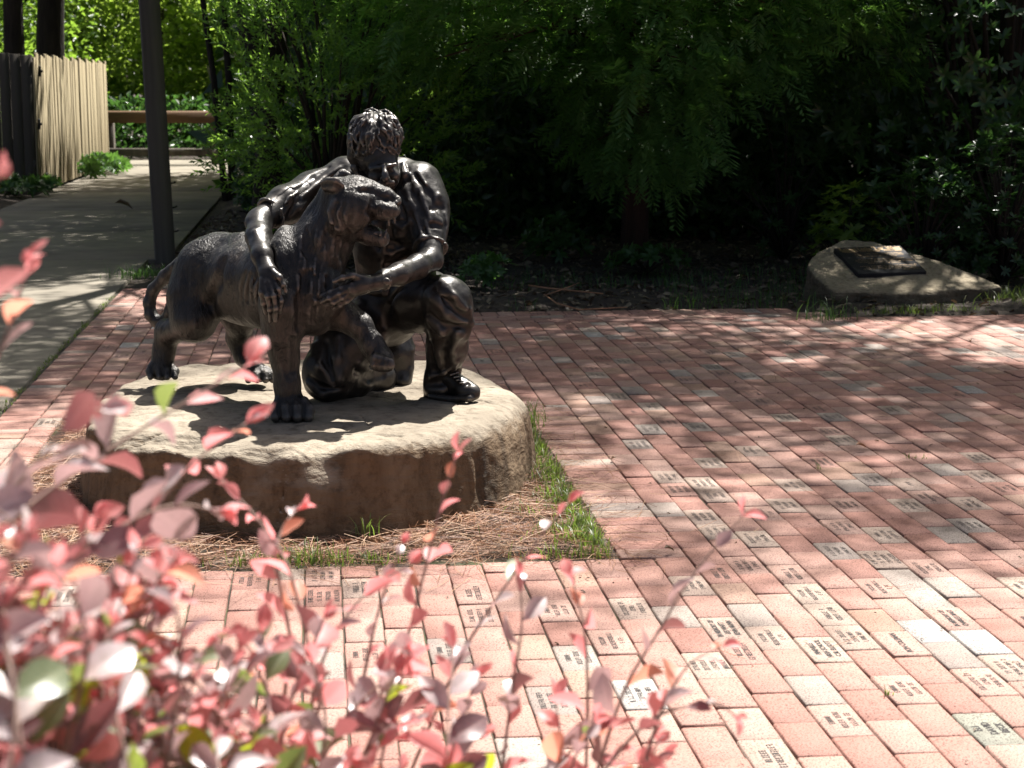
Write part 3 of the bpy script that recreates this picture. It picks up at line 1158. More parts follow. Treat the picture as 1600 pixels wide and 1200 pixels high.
# the tail
C.chain([(330, 392, 6.70, 14), (304, 400, 6.76, 11.5), (280, 414, 6.80, 10.5), (258, 432, 6.82, 9.8), (241, 452, 6.83, 9.4), (233.5, 474, 6.83, 9.4),
         (236, 492, 6.82, 9.6), (247, 503, 6.81, 10), (259, 500, 6.80, 9.6), (265, 488, 6.79, 9), (266, 477, 6.785, 8.3)], 0.012)
cat = C.build('big_cat', [M['statue_fur']], SO, statue, fur_disp())

# teeth and tongue
def add_sculpt(build, vox, name, mat, parent, off, disp=None):
    s = Sculpt(vox)
    build(s)
    return s.build(name, [mat], off, parent, disp)


def b_tooth(x0, y0, x1, y1, Y, r=2.6):
    def f(s):
        s.chain([(x0, y0, Y, r), ((x0 + x1) / 2, (y0 + y1) / 2, Y, r * 0.8), (x1, y1, Y, r * 0.35)], 0.002)
    return f


for a in ((607, 342, 608, 353, 6.02), (616, 340, 617, 349, 6.06), (601, 370, 604, 358, 6.03), (594, 367, 595, 360, 6.02)):
    add_sculpt(b_tooth(*a), 0.0022, 'tooth', M['statue_smooth'], cat, SO)


def b_tongue(s):
    s.chain([(570, 364, 6.055, 7), (588, 364, 6.055, 7), (600, 366, 6.055, 5)], 0.008, sy=0.6)


add_sculpt(b_tongue, 0.003, 'tongue', M['statue_smooth'], cat, SO)

# ---- the man: head, neck, arms and hands as one surface
B = Sculpt(0.0045)
HY = 6.37
# skull, tipped forward over the cat
B.ellp(587, 220, HY, 38.5, 44, 45, k=0.02)
B.chain([(592, 250, HY - 0.04, 30), (603, 272, HY - 0.055, 23)], 0.025)      # face mass
B.ellp(606, 286, HY - 0.06, 14, 14, 11, k=0.015)                             # chin
B.chain([(581, 264, HY - 0.098, 3.6), (600, 260.5, HY - 0.117, 3.4), (618, 257, HY - 0.098, 3.6)], 0.016)  # brow
B.chain([(600, 258, HY - 0.128, 3.4), (602, 272, HY - 0.148, 4.2), (602.5, 278, HY - 0.150, 5.2)], 0.008)  # nose
B.ellp(597.5, 279, HY - 0.132, 3.2, 4, 3, k=0.006)
B.ellp(607, 278.5, HY - 0.132, 3.2, 4, 3, k=0.006)
B.chain([(586, 267.5, HY - 0.122, 3.2), (594, 268, HY - 0.126, 2.8)], 0.010, op='s')
B.chain([(608, 265.5, HY - 0.126, 2.8), (616, 263, HY - 0.118, 3.2)], 0.010, op='s')
B.ellp(590, 266.5, HY - 0.098, 5.0, 4, 3.4, k=0.004)
B.ellp(611, 265, HY - 0.098, 5.0, 4, 3.4, k=0.004)
B.ellp(585, 277, HY - 0.092, 9, 8, 9, k=0.012)
B.ellp(617, 274, HY - 0.088, 8, 8, 9, k=0.012)
B.chain([(593, 287, HY - 0.120, 4), (603, 285.5, HY - 0.135, 4.2), (614, 285, HY - 0.120, 4)], 0.008)  # moustache lip
B.chain([(596, 291, HY - 0.125, 1.6), (612, 290, HY - 0.122, 1.6)], 0.005, op='s')
B.chain([(598, 294, HY - 0.112, 3), (609, 294, HY - 0.112, 3)], 0.006)
B.chain([(556, 252, HY - 0.01, 5), (554, 262, HY - 0.01, 6), (558, 272, HY - 0.015, 4)], 0.008)   # ear
B.chain([(556, 258, HY - 0.03, 2), (557, 266, HY - 0.03, 2)], 0.004, op='s')
# neck
B.chain([(594, 258, 6.42, 27), (612, 300, 6.48, 29)], 0.03)
# upper chest under the shirt, joins the arms to one body
B.chain([(520, 296, 6.50, 22), (612, 320, 6.54, 40), (668, 300, 6.48, 22)], 0.04)
# right arm over the cat
B.chain([(500, 292, 6.48, 24), (450, 316, 6.36, 23), (404, 346, 6.24, 19)], 0.03)
B.chain([(404, 346, 6.24, 19.5), (404, 370, 6.15, 19.5), (410, 400, 6.03, 15.5), (415, 418, 5.995, 12.5)], 0.02)
B.chain([(394, 348, 6.21, 9)], 0.02)
B.chain([(399, 362, 6.10, 4), (408, 398, 6.02, 3), (414, 416, 6.01, 2.5)], 0.012)     # tendon
B.chain([(415, 416, 5.99, 12.5), (420, 428, 5.965, 14), (423, 440, 5.955, 13.5)], 0.015, sy=1.3)
# left arm
B.chain([(664, 300, 6.48, 22), (674, 350, 6.38, 22), (672, 402, 6.28, 20)], 0.03)
B.chain([(674, 408, 6.27, 16.5), (652, 416, 6.19, 19.5), (622, 430, 6.09, 17), (600, 437, 6.03, 13.5), (588, 441, 6.00, 12.5)], 0.02)
B.chain([(681, 411, 6.27, 7)], 0.02)
B.chain([(586, 441, 6.00, 13), (566, 445, 5.97, 15), (551, 452, 5.955, 14)], 0.016, sy=1.25)


def fingers(lst, r0):
    for f in lst:
        n = len(f)
        B.chain([(x, y, Y, r0 * (1.08 - 0.28 * i / (n - 1))) for i, (x, y, Y) in enumerate(f)], 0.0035)
        for i in range(1, n - 1):       # knuckle bends
            B.chain([(f[i][0], f[i][1], f[i][2] - 0.002, r0 * 1.06)], 0.004)


# right hand, hanging over the flank
fingers([[(427, 436, 5.945), (436, 452, 5.920), (440, 470, 5.920), (437, 489, 5.935)],
         [(421, 440, 5.940), (428, 462, 5.910), (431, 482, 5.915), (430, 501, 5.930)],
         [(415, 440, 5.940), (419, 463, 5.915), (422, 484, 5.920), (423, 502, 5.940)],
         [(411, 437, 5.945), (410, 457, 5.930), (413, 474, 5.935), (416, 489, 5.950)]], 5.0)
fingers([[(424, 424, 5.955), (437, 433, 5.930), (443, 445, 5.925), (447, 456, 5.930)]], 5.6)
# left hand, flat on the cat's chest
fingers([[(552, 442, 5.955), (533, 450, 5.945), (517, 457, 5.945), (503, 463, 5.955)],
         [(549, 449, 5.95), (530, 459, 5.938), (515, 466, 5.938), (503, 472, 5.95)],
         [(549, 456, 5.95), (534, 466, 5.94), (521, 473, 5.94), (510, 478, 5.95)],
         [(553, 462, 5.955), (541, 471, 5.95), (531, 477, 5.95), (522, 482, 5.96)]], 4.7)
fingers([[(570, 436, 5.965), (551, 431, 5.945), (536, 434, 5.94), (522, 440, 5.945)]], 5.2)
for q in ([(549, 443, 5.94), (566, 441, 5.955)], [(546, 450, 5.935), (566, 446, 5.95)], [(547, 457, 5.935), (567, 450, 5.955)]):
    B.chain([(q[0][0], q[0][1], q[0][2], 1.8), (q[1][0], q[1][1], q[1][2], 1.2)], 0.006)
for q in ([(428, 436, 5.935), (420, 422, 5.955)], [(421, 440, 5.93), (417, 424, 5.955)], [(415, 440, 5.93), (414, 424, 5.96)]):
    B.chain([(q[0][0], q[0][1], q[0][2], 1.8), (q[1][0], q[1][1], q[1][2], 1.2)], 0.006)
man = B.build('man', [M['statue_smooth']], SO, statue, lambda q: 0.0022 * vnoise(q * 24, 7) + 0.003 * vnoise(q * 11, 8))

# ---- hair, in thick modelled locks
Hh = Sculpt(0.0042)
HC, HR = P(586, 216, HY - 0.004), np.array([38, 45, 43]) * mpp(586, 217, HY)
Hh.ell(HC, HR, None, 0.02)
Hh.ellp(568, 232, HY + 0.035, 21, 34, 36, k=0.03)
Hh.chain([(553, 222, HY - 0.01, 9), (552, 246, HY - 0.01, 8), (555, 258, HY - 0.01, 5)], 0.02)
Hh.chain([(618, 215, HY - 0.01, 8), (621, 234, HY - 0.02, 5)], 0.02)
rr = random.Random(9)
hs = mpp(586, 215, HY)


def hairline(px):
    return 256 - (px - 572) * 0.27 if px > 568 else 264


def lock(b0, fl, nrm, ln, r0):
    sd = np.cross(nrm, fl)
    m = b0 + fl * ln * 0.5 + nrm * rr.uniform(0.3, 3.2) * hs + sd * rr.uniform(-2, 2) * hs
    e = b0 + fl * ln - nrm * 1.0 * hs + sd * rr.uniform(-4, 4) * hs
    Hh.cap(b0, r0 * 0.8, m, r0, 0.003)
    Hh.cap(m, r0, e, r0 * 0.4, 0.003)


n_l = 0
while n_l < 330:
    u, w = rr.uniform(-math.pi, math.pi), rr.uniform(-0.85, 1.0)
    el = math.asin(w)
    nrm = np.array([math.cos(el) * math.sin(u), -math.cos(el) * math.cos(u), w])
    b0 = HC + nrm * HR
    fl = np.array([nrm[0] * 0.9 + (0.45 if nrm[0] > 0.08 else -0.35), nrm[1] * 0.5 - 0.30, -0.8])
    fl = fl + np.array([rr.gauss(0, 0.35), rr.gauss(0, 0.2), rr.gauss(0, 0.25)])
    fl = unit(fl - nrm * (fl @ nrm))
    ln = rr.uniform(15, 27) * hs
    ex_, ey_, _ = project(b0 + fl * ln)
    if nrm[1] < 0.25 and ey_ > hairline(ex_) + rr.uniform(-3, 4):
        if ey_ - hairline(ex_) > 22 or w < -0.5:
            continue
        ln *= 0.45
        ex_, ey_, _ = project(b0 + fl * ln)
        if ey_ > hairline(ex_) + 4:
            continue
    lock(b0, fl, nrm, ln, rr.uniform(1.7, 3.1) * hs)
    n_l += 1
# the parting
Hh.mark = len(Hh.ops)
Hh.deco([(586, 172, HY - 0.03, 3), (588, 184, HY - 0.085, 3), (592, 198, HY - 0.11, 2)], 0.008, op='s')
# the hair ends above the brow
Hh.fn(lambda q: np.maximum((HY - 0.050) * -1 + q[..., 1], (q[..., 2] - P(598, 256, HY - 0.11)[2]) - 0.27 * (q[..., 0] - P(598, 256, HY - 0.11)[0])), P(566, 300, HY - 0.2), P(640, 222, HY - 0.03) + [0, 0.02, 0], 0.006, op='s')
Hh.build('hair', [M['statue']], SO, man, lambda q: 0.0022 * vnoise(q * np.array([70, 70, 30]), 3))

# ---- shirt
T = Sculpt(0.0048)
T.chain([(560, 300, 6.54, 50), (616, 330, 6.54, 60), (646, 320, 6.52, 48)], 0.05, sy=1.0)
T.chain([(618, 350, 6.53, 60), (612, 420, 6.56, 50), (604, 462, 6.60, 50)], 0.05, sy=1.05)
T.ellp(648, 330, 6.46, 46, 46, 48, k=0.06)
T.chain([(596, 276, 6.54, 28), (548, 276, 6.54, 26)], 0.04)
T.chain([(630, 278, 6.52, 22), (652, 290, 6.49, 26), (660, 330, 6.45, 28), (658, 372, 6.40, 26)], 0.07)
T.chain([(600, 300, 6.50, 40), (606, 380, 6.52, 48)], 0.07)
T.chain([(600, 282, 6.50, 26), (540, 280, 6.52, 27), (490, 298, 6.47, 29), (446, 320, 6.36, 28), (426, 332, 6.30, 25)], 0.04)
T.chain([(626, 274, 6.50, 22), (656, 286, 6.48, 25), (669, 316, 6.43, 25.5), (672, 350, 6.38, 25), (671, 382, 6.33, 25)], 0.035)
# the sleeves end in clean hems
def cut(sc, p0, dirv, lo, hi):
    sc.fn(lambda q: -((q - p0) @ dirv), lo, hi, 0.004, op='s')


h0, h1 = P(424, 331, 6.29), unit(P(404, 346, 6.24) - P(450, 316, 6.36))
cut(T, h0 + h1 * 0.012, h1, h0 - 0.13, h0 + 0.13)
h2, h3 = P(676, 389, 6.31), unit(P(680, 404, 6.28) - P(680, 350, 6.38))
cut(T, h2, h3, P(651, 400, 6.15), P(720, 380, 6.50) + [0, 0, 0.02])
def hem(sc, c, axis, r, t):
    e1 = unit(np.cross(axis, [0, 1.0, 0.2]))
    e2 = np.cross(axis, e1)
    ring = [c + r * (math.cos(a) * e1 + math.sin(a) * e2) for a in np.linspace(0, 2 * math.pi, 19)]
    for a, b in zip(ring[:-1], ring[1:]):
        sc.cap(a, t, b, t, 0.005)


hem(T, P(425, 333, 6.285) + h1 * 0.004, h1, 24.5 * mpp(425, 333, 6.28), 0.0065)
hem(T, P(672, 386, 6.325), h3, 26 * mpp(675, 386, 6.32), 0.0065)
# neck opening and collar
T.chain([(604, 268, 6.40, 24), (616, 304, 6.40, 14)], 0.006, op='s')
T.mark = len(T.ops)
T.deco([(578, 284, 6.44, 5), (592, 302, 6.4, 6), (606, 320, 6.4, 5)], 0.004, sink=-0.25)
T.deco([(630, 254, 6.44, 5), (633, 272, 6.4, 7), (626, 296, 6.4, 7), (613, 320, 6.4, 4)], 0.004, sink=-0.3)
T.deco([(638, 262, 6.44, 2), (643, 280, 6.4, 2.5), (634, 302, 6.4, 2)], 0.004, op='s')
# button band and pocket
T.deco([(611, 322, 6.4, 4), (607, 350, 6.4, 4), (603, 380, 6.4, 4), (598, 420, 6.44, 4)], 0.004, sink=0.2)
T.ellp(629, 361, T.surf(629, 361, 6.4) + 0.012, 15, 8, 14, k=0.004)
T.mark = len(T.ops)
for (x0, y0, x1, y1) in ((613, 346, 644, 343), (644, 343, 645, 374), (645, 374, 615, 376), (615, 376, 613, 346)):
    T.deco([(x0, y0, 6.36, 1.6), ((x0 + x1) / 2, (y0 + y1) / 2, 6.36, 1.6), (x1, y1, 6.36, 1.6)], 0.003, op='s')
T.deco([(614, 347, 6.36, 3), (629, 358, 6.36, 3.5), (644, 344, 6.36, 3)], 0.004, sink=0.1)
# folds: shoulder to armpit, across the chest, sleeve wrinkles
T.mark = len(T.ops)
FOLDS = [
    ([(642, 272, 6.405, 3), (652, 296, 6.375, 5), (668, 326, 6.36, 3)], 'u'), ([(652, 268, 6.41, 3), (664, 290, 6.38, 5), (680, 318, 6.36, 3)], 'u'),
    ([(636, 292, 6.375, 3), (642, 318, 6.355, 5), (656, 344, 6.35, 3)], 'u'), ([(648, 282, 6.39, 3), (658, 308, 6.362, 5), (668, 330, 6.355, 3)], 's'),
    ([(640, 300, 6.37, 3), (650, 330, 6.345, 5), (655, 360, 6.36, 4)], 's'), 
    ([(662, 360, 6.32, 3), (674, 350, 6.31, 4), (694, 356, 6.33, 3)], 's'),
    ([(666, 330, 6.35, 3), (684, 322, 6.345, 4), (694, 326, 6.36, 3)], 's'),
    ([(660, 310, 6.375, 3), (674, 312, 6.37, 4), (686, 304, 6.385, 3)], 'u'),
    ([(470, 290, 6.375, 3), (452, 306, 6.32, 5), (438, 330, 6.27, 3)], 'u'), ([(482, 290, 6.39, 3), (466, 310, 6.34, 5), (452, 336, 6.28, 3)], 's'),
    ([(500, 286, 6.40, 3), (484, 302, 6.365, 5), (470, 326, 6.32, 3)], 'u'), ([(455, 296, 6.34, 3), (440, 308, 6.29, 4), (430, 326, 6.25, 3)], 's'),
    ([(520, 276, 6.42, 3), (505, 292, 6.40, 5), (496, 310, 6.37, 3)], 's'), ([(545, 270, 6.43, 3), (528, 288, 6.41, 5), (515, 308, 6.39, 3)], 'u'),
    ([(630, 388, 6.40, 4), (612, 396, 6.42, 5), (594, 394, 6.45, 4)], 'u'), ([(634, 404, 6.41, 4), (616, 414, 6.43, 5), (596, 412, 6.46, 4)], 's'),
    ([(640, 416, 6.43, 4), (620, 428, 6.45, 5), (598, 428, 6.48, 4)], 'u'), ([(640, 384, 6.39, 3), (622, 382, 6.395, 4), (606, 376, 6.41, 3)], 's'),
    ([(578, 330, 6.44, 4), (586, 352, 6.43, 5), (598, 372, 6.43, 4)], 'u'), ([(570, 350, 6.46, 4), (582, 374, 6.44, 5), (594, 390, 6.44, 4)], 's'),
]
FOLDS += [([(628, 300, 6.4, 3), (640, 330, 6.4, 4), (646, 372, 6.4, 2)], 'u'), ([(634, 296, 6.4, 3), (648, 326, 6.4, 4), (660, 372, 6.4, 2)], 'u'),
          ([(644, 276, 6.4, 2), (660, 306, 6.4, 4), (672, 344, 6.4, 2)], 'u'), ([(650, 274, 6.4, 2), (670, 300, 6.4, 4), (688, 336, 6.4, 2)], 's'),
          ([(626, 312, 6.4, 2), (632, 334, 6.4, 3), (634, 346, 6.4, 2)], 's'), ([(530, 262, 6.4, 2), (505, 280, 6.4, 4), (470, 308, 6.3, 2)], 'u'),
          ([(515, 262, 6.4, 2), (490, 276, 6.4, 4), (452, 304, 6.3, 2)], 's'), ([(664, 344, 6.4, 2), (672, 366, 6.4, 3), (690, 384, 6.4, 2)], 'u'),
          ([(690, 320, 6.4, 2), (696, 350, 6.4, 4), (694, 382, 6.4, 2)], 's'), ([(600, 380, 6.4, 2), (596, 410, 6.4, 3), (590, 440, 6.5, 2)], 'u')]
for ch, op in FOLDS:
    T.deco(ch, 0.014, op=op, rs=0.72, sink=0.05)
shirt = T.build('shirt', [M['statue']], SO, man, lambda q: 0.004 * vnoise(q * np.array([11, 11, 7]), 17) + 0.0025 * vnoise(q * 29, 18))

# ---- trousers
Q = Sculpt(0.0048)
Q.chain([(604, 462, 6.60, 52), (606, 486, 6.62, 52)], 0.05)
Q.chain([(612, 482, 6.58, 48), (660, 470, 6.42, 44), (700, 468, 6.29, 35)], 0.05)
Q.chain([(702, 470, 6.28, 34), (703, 500, 6.30, 33), (698, 540, 6.37, 30), (690, 588, 6.42, 26.5)], 0.035)
Q.chain([(688, 590, 6.42, 27), (687, 603, 6.42, 27)], 0.012)
Q.chain([(694, 592, 6.42, 24.5), (690, 615, 6.41, 23)], 0.004, op='s') if False else None
Q.chain([(590, 482, 6.58, 48), (545, 530, 6.44, 46), (512, 580, 6.37, 36), (508, 590, 6.37, 33)], 0.05)
Q.chain([(512, 588, 6.38, 34), (550, 590, 6.52, 30), (590, 590, 6.70, 24), (606, 585, 6.76, 20)], 0.04)
Q.mark = len(Q.ops)
for ch, op in [
    ([(690, 440, 6.20, 3), (710, 462, 6.165, 5), (728, 482, 6.20, 4)], 'u'), ([(680, 452, 6.20, 3), (702, 478, 6.165, 5), (726, 498, 6.20, 4)], 's'),
    ([(676, 466, 6.21, 3), (700, 492, 6.18, 5), (730, 506, 6.22, 4)], 'u'), ([(672, 490, 6.23, 3), (694, 508, 6.195, 5), (728, 512, 6.22, 4)], 's'),
    ([(670, 500, 6.24, 3), (690, 522, 6.215, 5), (722, 524, 6.25, 3)], 'u'), ([(735, 484, 6.26, 4), (737, 505, 6.27, 4), (730, 528, 6.29, 3)], 'u'),
    ([(716, 520, 6.235, 3), (706, 550, 6.265, 5), (712, 590, 6.32, 3)], 'u'), ([(704, 520, 6.22, 3), (694, 552, 6.26, 5), (698, 594, 6.31, 3)], 's'),
    ([(672, 540, 6.27, 4), (680, 580, 6.31, 4)], 's'), ([(712, 566, 6.29, 4), (694, 584, 6.31, 4), (672, 588, 6.33, 4)], 'u'), ([(716, 580, 6.31, 3), (694, 598, 6.315, 4), (668, 600, 6.33, 3)], 's'),
    ([(492, 540, 6.30, 4), (500, 572, 6.265, 5), (518, 604, 6.27, 4)], 'u'), ([(510, 536, 6.28, 4), (512, 566, 6.25, 6), (522, 590, 6.26, 4)], 's'),
    ([(528, 530, 6.28, 4), (526, 560, 6.26, 5), (530, 592, 6.27, 4)], 'u'), ([(484, 590, 6.30, 3), (504, 606, 6.26, 4), (534, 606, 6.29, 3)], 's'),
    ([(480, 600, 6.31, 3), (504, 616, 6.28, 4), (540, 612, 6.31, 3)], 'u'), ([(560, 566, 6.43, 4), (580, 578, 6.55, 4), (600, 570, 6.68, 4)], 'u'),
    ([(556, 580, 6.43, 4), (578, 592, 6.55, 4), (600, 586, 6.68, 4)], 's'), ([(630, 446, 6.39, 4), (606, 480, 6.44, 5), (598, 510, 6.48, 4)], 's'),
]:
    Q.deco(ch, 0.018, op=op, rs=0.85, sink=0.05)
trousers = Q.build('trousers', [M['statue']], SO, man, lambda q: 0.006 * vnoise(q * np.array([12, 12, 8]), 27) + 0.003 * vnoise(q * 28, 28))

# belt with a buckle
s = Sculpt(0.0045)
s.chain([(566, 458, 6.50, 6), (600, 456, 6.44, 6.5), (640, 446, 6.45, 6)], 0.006)
s.ellp(604, 456, 6.425, 9, 4, 8, k=0.003)
s.build('belt', [M['statue']], SO, man)

# ---- boots
s = Sculpt(0.0042)
s.chain([(688, 590, 6.44, 24), (686, 606, 6.44, 23)], 0.02)
s.chain([(680, 604, 6.45, 18), (705, 604, 6.42, 18), (728, 610, 6.36, 15), (738, 612, 6.345, 12.5)], 0.02)
s.chain([(700, 588, 6.41, 16), (722, 602, 6.37, 13)], 0.02)
s.fn(lambda q: -(q[..., 2] - P(700, 624, 6.40)[2]), [-1, 6, 0.2], [0.2, 7, 0.309], 0.004, op='s') if False else None
s.chain([(668, 619, 6.44, 6), (700, 622, 6.41, 7), (735, 621, 6.36, 7), (744, 618, 6.345, 6)], 0.004)      # welt and sole
s.chain([(672, 619, 6.38, 5), (704, 623, 6.35, 6), (734, 622, 6.32, 6), (744, 619, 6.335, 5)], 0.004)
for k in range(4):
    s.chain([(704 + 5 * k, 586 + 4 * k, 6.345 - 0.008 * k, 2.2), (716 + 4 * k, 582 + 6 * k, 6.375 - 0.01 * k, 2.2)], 0.004)
s.chain([(722, 606, 6.31, 2), (732, 600, 6.335, 2)], 0.006, op='s')
s.build('boot', [M['statue_smooth']], SO, man, lambda q: 0.003 * vnoise(q * 20, 5))
s = Sculpt(0.0042)
s.chain([(606, 580, 6.76, 22), (616, 552, 6.77, 23), (620, 532, 6.78, 19)], 0.02)
s.chain([(626, 580, 6.77, 16), (628, 550, 6.78, 16)], 0.02)
s.chain([(606, 590, 6.75, 15), (628, 596, 6.74, 12)], 0.02)
s.chain([(634, 524, 6.80, 7), (641, 545, 6.80, 7.5), (640, 575, 6.79, 7.5), (636, 596, 6.77, 8)], 0.006, sy=0.45)
s.chain([(622, 519, 6.80, 7), (634, 523, 6.80, 7)], 0.006, sy=0.5)
s.build('boot', [M['statue_smooth']], SO, man, lambda q: 0.003 * vnoise(q * 20, 6))

# ---- wristwatch
s = Sculpt(0.0030)
s.ellp(604, 440, 5.972, 6.2, 3.0, 6.2, k=0.003)
w0, w1 = P(604, 425, 6.03), P(600, 453, 6.02)
ang = [i * 2 * math.pi / 14 for i in range(15)]
cc = P(599, 437.5, 6.03)
axd = P(588, 441, 6.00) - P(622, 430, 6.09)
axd /= np.linalg.norm(axd)
e1 = np.cross(axd, [0, 1, 0]); e1 /= np.linalg.norm(e1)
e2 = np.cross(axd, e1)
rw = 14.6 * mpp(600, 438, 6.03)
ring = [cc + rw * (math.cos(t) * e1 + math.sin(t) * e2) for t in ang]
for a, b in zip(ring[:-1], ring[1:]):
    s.cap(a, 0.0048, b, 0.0048, 0.004)
s.build('wristwatch', [M['statue_smooth']], SO, man)
# ------------------------------------------------------------------ foliage helpers
def tri_tpl(vs, fs):
    return np.array(vs, float), np.array(fs)


def leaf2(w=0.4, fold=0.12, bow=0.08):
    """two-triangle leaf, folded at the midrib"""
    return tri_tpl([[0, 0, 0], [0.45, -w / 2, fold], [1, 0, -bow], [0.45, w / 2, fold]], [[0, 1, 2], [0, 2, 3]])


def leaf8(w=0.5, fold=0.10, bow=0.15, at=0.5):
    x1, x2 = at * 0.62, at * 1.45
    z = lambda x: -bow * x * x
    return tri_tpl([[0, 0, 0], [x1, 0, z(x1)], [x1, -w * .43, z(x1) + fold], [x1, w * .43, z(x1) + fold],
                    [x2, 0, z(x2)], [x2, -w * .42, z(x2) + fold * .9], [x2, w * .42, z(x2) + fold * .9], [1, 0, z(1)]],
                   [[0, 2, 1], [0, 1, 3], [1, 2, 5], [1, 5, 4], [1, 4, 6], [1, 6, 3], [4, 5, 7], [4, 7, 6]])


def combine(lst):
    vs, fs, n = [], [], 0
    for v, f in lst:
        vs.append(v)
        fs.append(f + n)
        n += len(v)
    return np.concatenate(vs), np.concatenate(fs)


def place(tpl, pos, X, N, scale):
    """copies of a template: local x along X, local z towards N"""
    v, f = tpl
    pos, X, N = np.atleast_2d(pos), unit(np.atleast_2d(X)), np.atleast_2d(N)
    N = unit(N - X * np.sum(N * X, 1, keepdims=True))
    Yv = np.cross(N, X)
    sc = np.broadcast_to(np.asarray(scale, float), (len(pos),))
    Mx = np.stack([X, Yv, N], 2) * sc[:, None, None]
    w = np.einsum('nij,mj->nmi', Mx, v) + pos[:, None, :]
    ff = f[None] + (np.arange(len(pos)) * len(v))[:, None, None]
    return w.reshape(-1, 3), ff.reshape(-1, f.shape[1])


def spray_tpl(pairs=11, ang=46, L=0.30, W=0.058, droop=0.32):
    """feathery twig with two ranks of thin leaflets"""
    z = lambda x: -droop * x * x
    out = []
    sv = [[0, -0.006, 0], [0, 0.006, 0], [0.5, -0.004, z(.5)], [0.5, 0.004, z(.5)], [1, 0, z(1)]]
    out.append(tri_tpl(sv, [[0, 2, 1], [1, 2, 3], [2, 4, 3]]))
    for i in range(pairs):
        x = 0.06 + 0.92 * i / (pairs - 1)
        l = L * (0.45 + 0.75 * math.sin(math.pi * (0.15 + 0.75 * x)))
        for s in (-1, 1):
            a = R(ang + random.uniform(-10, 10)) * s
            d = np.array([math.cos(a), math.sin(a), random.uniform(-0.35, 0.15)])
            p = np.array([-d[1], d[0], 0]) * W / 2
            b = np.array([x, 0, z(x)])
            out.append(tri_tpl([b, b + d * l * 0.55 - p, b + d * l, b + d * l * 0.55 + p], [[0, 1, 2], [0, 2, 3]]))
    return combine(out)


def sprig_tpl(n=14, L=0.27, w=0.34, ang=52):
    """twig with narrow leaves all round, crowded to the tip"""
    out = [tri_tpl([[0, -.008, 0], [0, .008, 0], [1, 0, -0.02]], [[0, 2, 1]])]
    lf = leaf2(w, 0.06, 0.05)
    for i in range(n):
        x = 0.12 + 0.88 * (i / (n - 1)) ** 0.8
        t = i * 2.4
        a = R(ang - 18 * x + random.uniform(-8, 8))
        d = np.array([math.cos(a), math.sin(a) * math.cos(t), math.sin(a) * math.sin(t)])
        nn = np.array([-math.sin(a), math.cos(a) * math.cos(t), math.cos(a) * math.sin(t)]) * -1
        out.append(place(lf, [[x, 0, -0.02 * x]], [d], [nn], L * random.uniform(0.75, 1.15)))
    return combine(out)


def rosette_tpl(n=8, w=0.36):
    out = []
    lf = leaf8(w, 0.05, 0.18)
    for i in range(n):
        t = i * 2.4
        a = R(random.uniform(30, 75))
        d = np.array([math.cos(a), math.sin(a) * math.cos(t), math.sin(a) * math.sin(t)])
        nn = np.array([math.sin(a), -math.cos(a) * math.cos(t), -math.cos(a) * math.sin(t)])
        out.append(place(lf, [[0, 0, 0]], [d], [nn], random.uniform(0.75, 1.1)))
    return combine(out)


def rand_dirs(n, up=0.0):
    d = rng.normal(size=(n, 3))
    d[:, 2] += up
    return unit(d)


def in_ellipsoid(n, c, r, shell=0.5):
    d = rand_dirs(n)
    k = shell + (1 - shell) * rng.random(n) ** 0.6
    return np.asarray(c) + d * np.asarray(r) * k[:, None], d


def trunk_geo(base, top, r0, r1, bend=0.15, n=9, sides=9, seed=0):
    base, top = np.asarray(base, float), np.asarray(top, float)
    t = np.linspace(0, 1, n)
    p = base + (top - base) * t[:, None]
    L = np.linalg.norm(top - base)
    rs = random.Random(seed)
    for q in range(2):
        ph, am = rs.uniform(0, 6), bend * rs.uniform(0.4, 1) / (q + 1)
        p[:, 0] += np.sin(t * (3 + 4 * q) + ph) * am * t
        p[:, 1] += np.cos(t * (3 + 3 * q) + ph) * am * t
    r = r0 + (r1 - r0) * t
    r[0] *= 1.25
    return (p, r, sides)


# ------------------------------------------------------------------ timber fence
F0 = AB(24.97, -3.74)
fence = tag(empty('board_fence', F0), 'tall pale board fence beside the path, its near end in dark shade', 'fence')
fo = np.array(F0)
FDIR = unit(AB(32.9, -3.70) - AB(24.97, -3.74))
FN = np.array([FDIR[1], -FDIR[0], 0.0])


def in_frame(v, o, x, y):
    return v[:, 0:1] * x + v[:, 1:2] * y + v[:, 2:3] * np.array([0, 0, 1.0]) + np.asarray(o)


bw = 0.142
_fm = []
for k in range(6):
    v, f = bevel_box(0, bw - 0.007 - 0.002 * (k % 2), -0.012, 0.012 + 0.004 * (k % 3), 0.03, 1.80 + 0.012 * k, 0.004)
    _fm.append(make_mesh('board', in_frame(v, (0, 0, 0), FDIR, FN), f, [M['fence']]))
for i in range(int(8.0 / bw)):
    o = link('board', _fm[(i * 5) % 6], fence)
    o.location = FDIR * (i * bw) + FN * random.uniform(-0.004, 0.004)
    o.rotation_euler = (0, random.gauss(0, 0.004), 0)
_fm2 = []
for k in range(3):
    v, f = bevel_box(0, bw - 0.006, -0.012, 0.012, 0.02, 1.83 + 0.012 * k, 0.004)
    _fm2.append(make_mesh('board', in_frame(v, (0, 0, 0), -BX, AX), f, [M['weathered']]))  # shade of the near end painted in with a darker timber colour
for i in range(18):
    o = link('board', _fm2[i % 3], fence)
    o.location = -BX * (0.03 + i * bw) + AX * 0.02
v, f = bevel_box(-0.05, 0.05, -0.05, 0.05, 0, 1.83, 0.006)
o = link('post', make_mesh('post', v, f, [M['weathered']]), fence, FDIR * 0.0 - FN * 0.08 + AX * 0.09)
